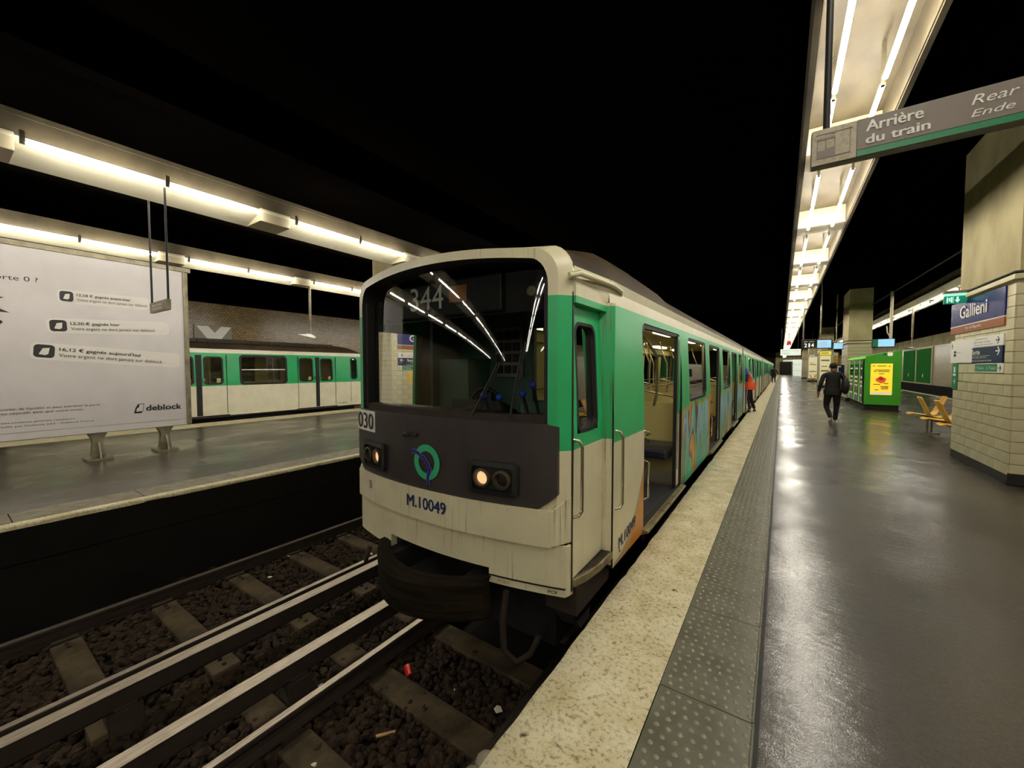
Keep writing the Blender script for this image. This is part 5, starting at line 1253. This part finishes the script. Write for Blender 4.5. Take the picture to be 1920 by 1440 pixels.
# worker leaning into the doorway
w = thing('person', 'worker in orange vest and blue hood leaning into the train doorway', 'person', (-.9, 16.8, 0))
def P_(x, y, z, r, r2=None): return (x, y, z, r) + ((r2,) if r2 else ())
J = {'pelvis': P_(-.95, 16.8, .90, .15, .14), 'waist': P_(-.96, 16.8, 1.05, .15, .14), 'chest': P_(-1.02, 16.79, 1.27, .155, .17), 'collar': P_(-1.07, 16.78, 1.40, .11, .11), 'neck': P_(-1.13, 16.77, 1.48, .06), 'head': P_(-1.21, 16.76, 1.55, .09, .10), 'crown': P_(-1.26, 16.76, 1.60, .06),
     'shl': P_(-1.06, 16.97, 1.37, .07), 'ell': P_(-1.24, 17.0, 1.14, .05), 'wrl': P_(-1.42, 16.98, 1.02, .038), 'hal': P_(-1.48, 16.97, .99, .035), 'shr': P_(-1.05, 16.60, 1.37, .075), 'elr': P_(-1.16, 16.54, 1.13, .055), 'wrr': P_(-1.36, 16.57, 1.02, .038), 'har': P_(-1.43, 16.58, .99, .035),
     'hpl': P_(-.95, 16.9, .84, .10), 'knl': P_(-.90, 16.95, .48, .07), 'anl': P_(-.78, 17.0, .10, .055), 'hpr': P_(-.97, 16.7, .84, .10), 'knr': P_(-.99, 16.66, .48, .07), 'anr': P_(-.92, 16.6, .10, .055)}
E = [('pelvis', 'waist'), ('waist', 'chest'), ('chest', 'collar'), ('collar', 'neck'), ('neck', 'head'), ('head', 'crown')] + [(a + s, b + s) for s in 'lr' for a, b in (('sh', 'el'), ('el', 'wr'), ('wr', 'ha'))] + [('collar', 'shl'), ('collar', 'shr')] + [(a + s, b + s) for s in 'lr' for a, b in (('hp', 'kn'), ('kn', 'an'))] + [('pelvis', 'hpl'), ('pelvis', 'hpr')]
for s in 'lr':
    h = Vector(J['ha' + s][:3]); d = Vector((-.8, 0, -.5)).normalized()
    for i in range(5):
        b0 = h + Vector((0, (i - 1.5) * .018 if i < 4 else .03, 0)); e0 = b0 + d * .045; e1 = e0 + Vector((-.015, 0, -.03)); J['f%s%da' % (s, i)] = tuple(b0 + d * .012) + (.01,); J['f%s%db' % (s, i)] = tuple(e0) + (.0095,); J['f%s%dc' % (s, i)] = tuple(e1) + (.008,)
        E += [('ha' + s, 'f%s%da' % (s, i)), ('f%s%da' % (s, i), 'f%s%db' % (s, i)), ('f%s%db' % (s, i), 'f%s%dc' % (s, i))]
def painta(c):
    if c.z < .84: return 2
    if c.x < -1.15 and c.z > 1.44: return 3
    if c.x < -1.36: return 3
    return 1 if (c.x < -.98 and c.z > 1.12) or abs(c.y - 16.79) > .2 else 0
body(J, E, 'pelvis', painta, ['vest', 'blue', 'trousk', 'skin'], w)
part('vest_skirt', MB().lathe([(.21, -.06), (.205, .1), (.17, .22)], (-.955, 16.8, .88), 16), 'vest', w); part('vest_stripe', MB().path([(-1.06, 16.64, 1.52), (-.93, 16.66, 1.44), (-.85, 16.7, 1.2)], .018, 6), 'stripe', w)
part('hood', MB().ball((-1.12, 16.75, 1.46), .15, 12, 8, 0, (1.1, 1.1, 1.05)), 'blue', w); part('trouser_stripe', MB().path([(-1.0, 16.60, .82), (-1.02, 16.57, .48), (-.96, 16.53, .12)], .014, 6), 'stripe', w)
shoe(w, (-.78, 17.0, .10), -1, 'shoek'); shoe(w, (-.92, 16.6, .10), -1, 'shoek')
# distant figure by the train
w = thing('person', 'distant person in dark coat standing by the last cars on the platform', 'person', (-.66, 50.5, 0))
J, E = human(-.66, 50.5, 1.72, 1, (((-.30, 0, 1.12), (-.3, .08, .88), (-.3, .1, .8)), ((.32, .02, 1.14), (.36, .1, .95), (.36, .14, .88))), (((-.10, .04, .48), (-.10, -.02, .095)), ((.12, .02, .48), (.14, .06, .095))), wide=1.2)
body(J, E, 'pelvis', lambda c: 2 if c.z > 1.49 else 0 if c.z > .72 else 1, ['jacketk', 'denim', 'skin'], w, 1); head_bits(w, J, 1)
part('coat', MB().lathe([(.24, 0), (.25, .2), (.22, .5)], (-.66, 50.5, .68), 14), 'jacketk', w); shoe(w, J['anl'], 1, 'shoek'); shoe(w, J['anr'], 1, 'shoek')
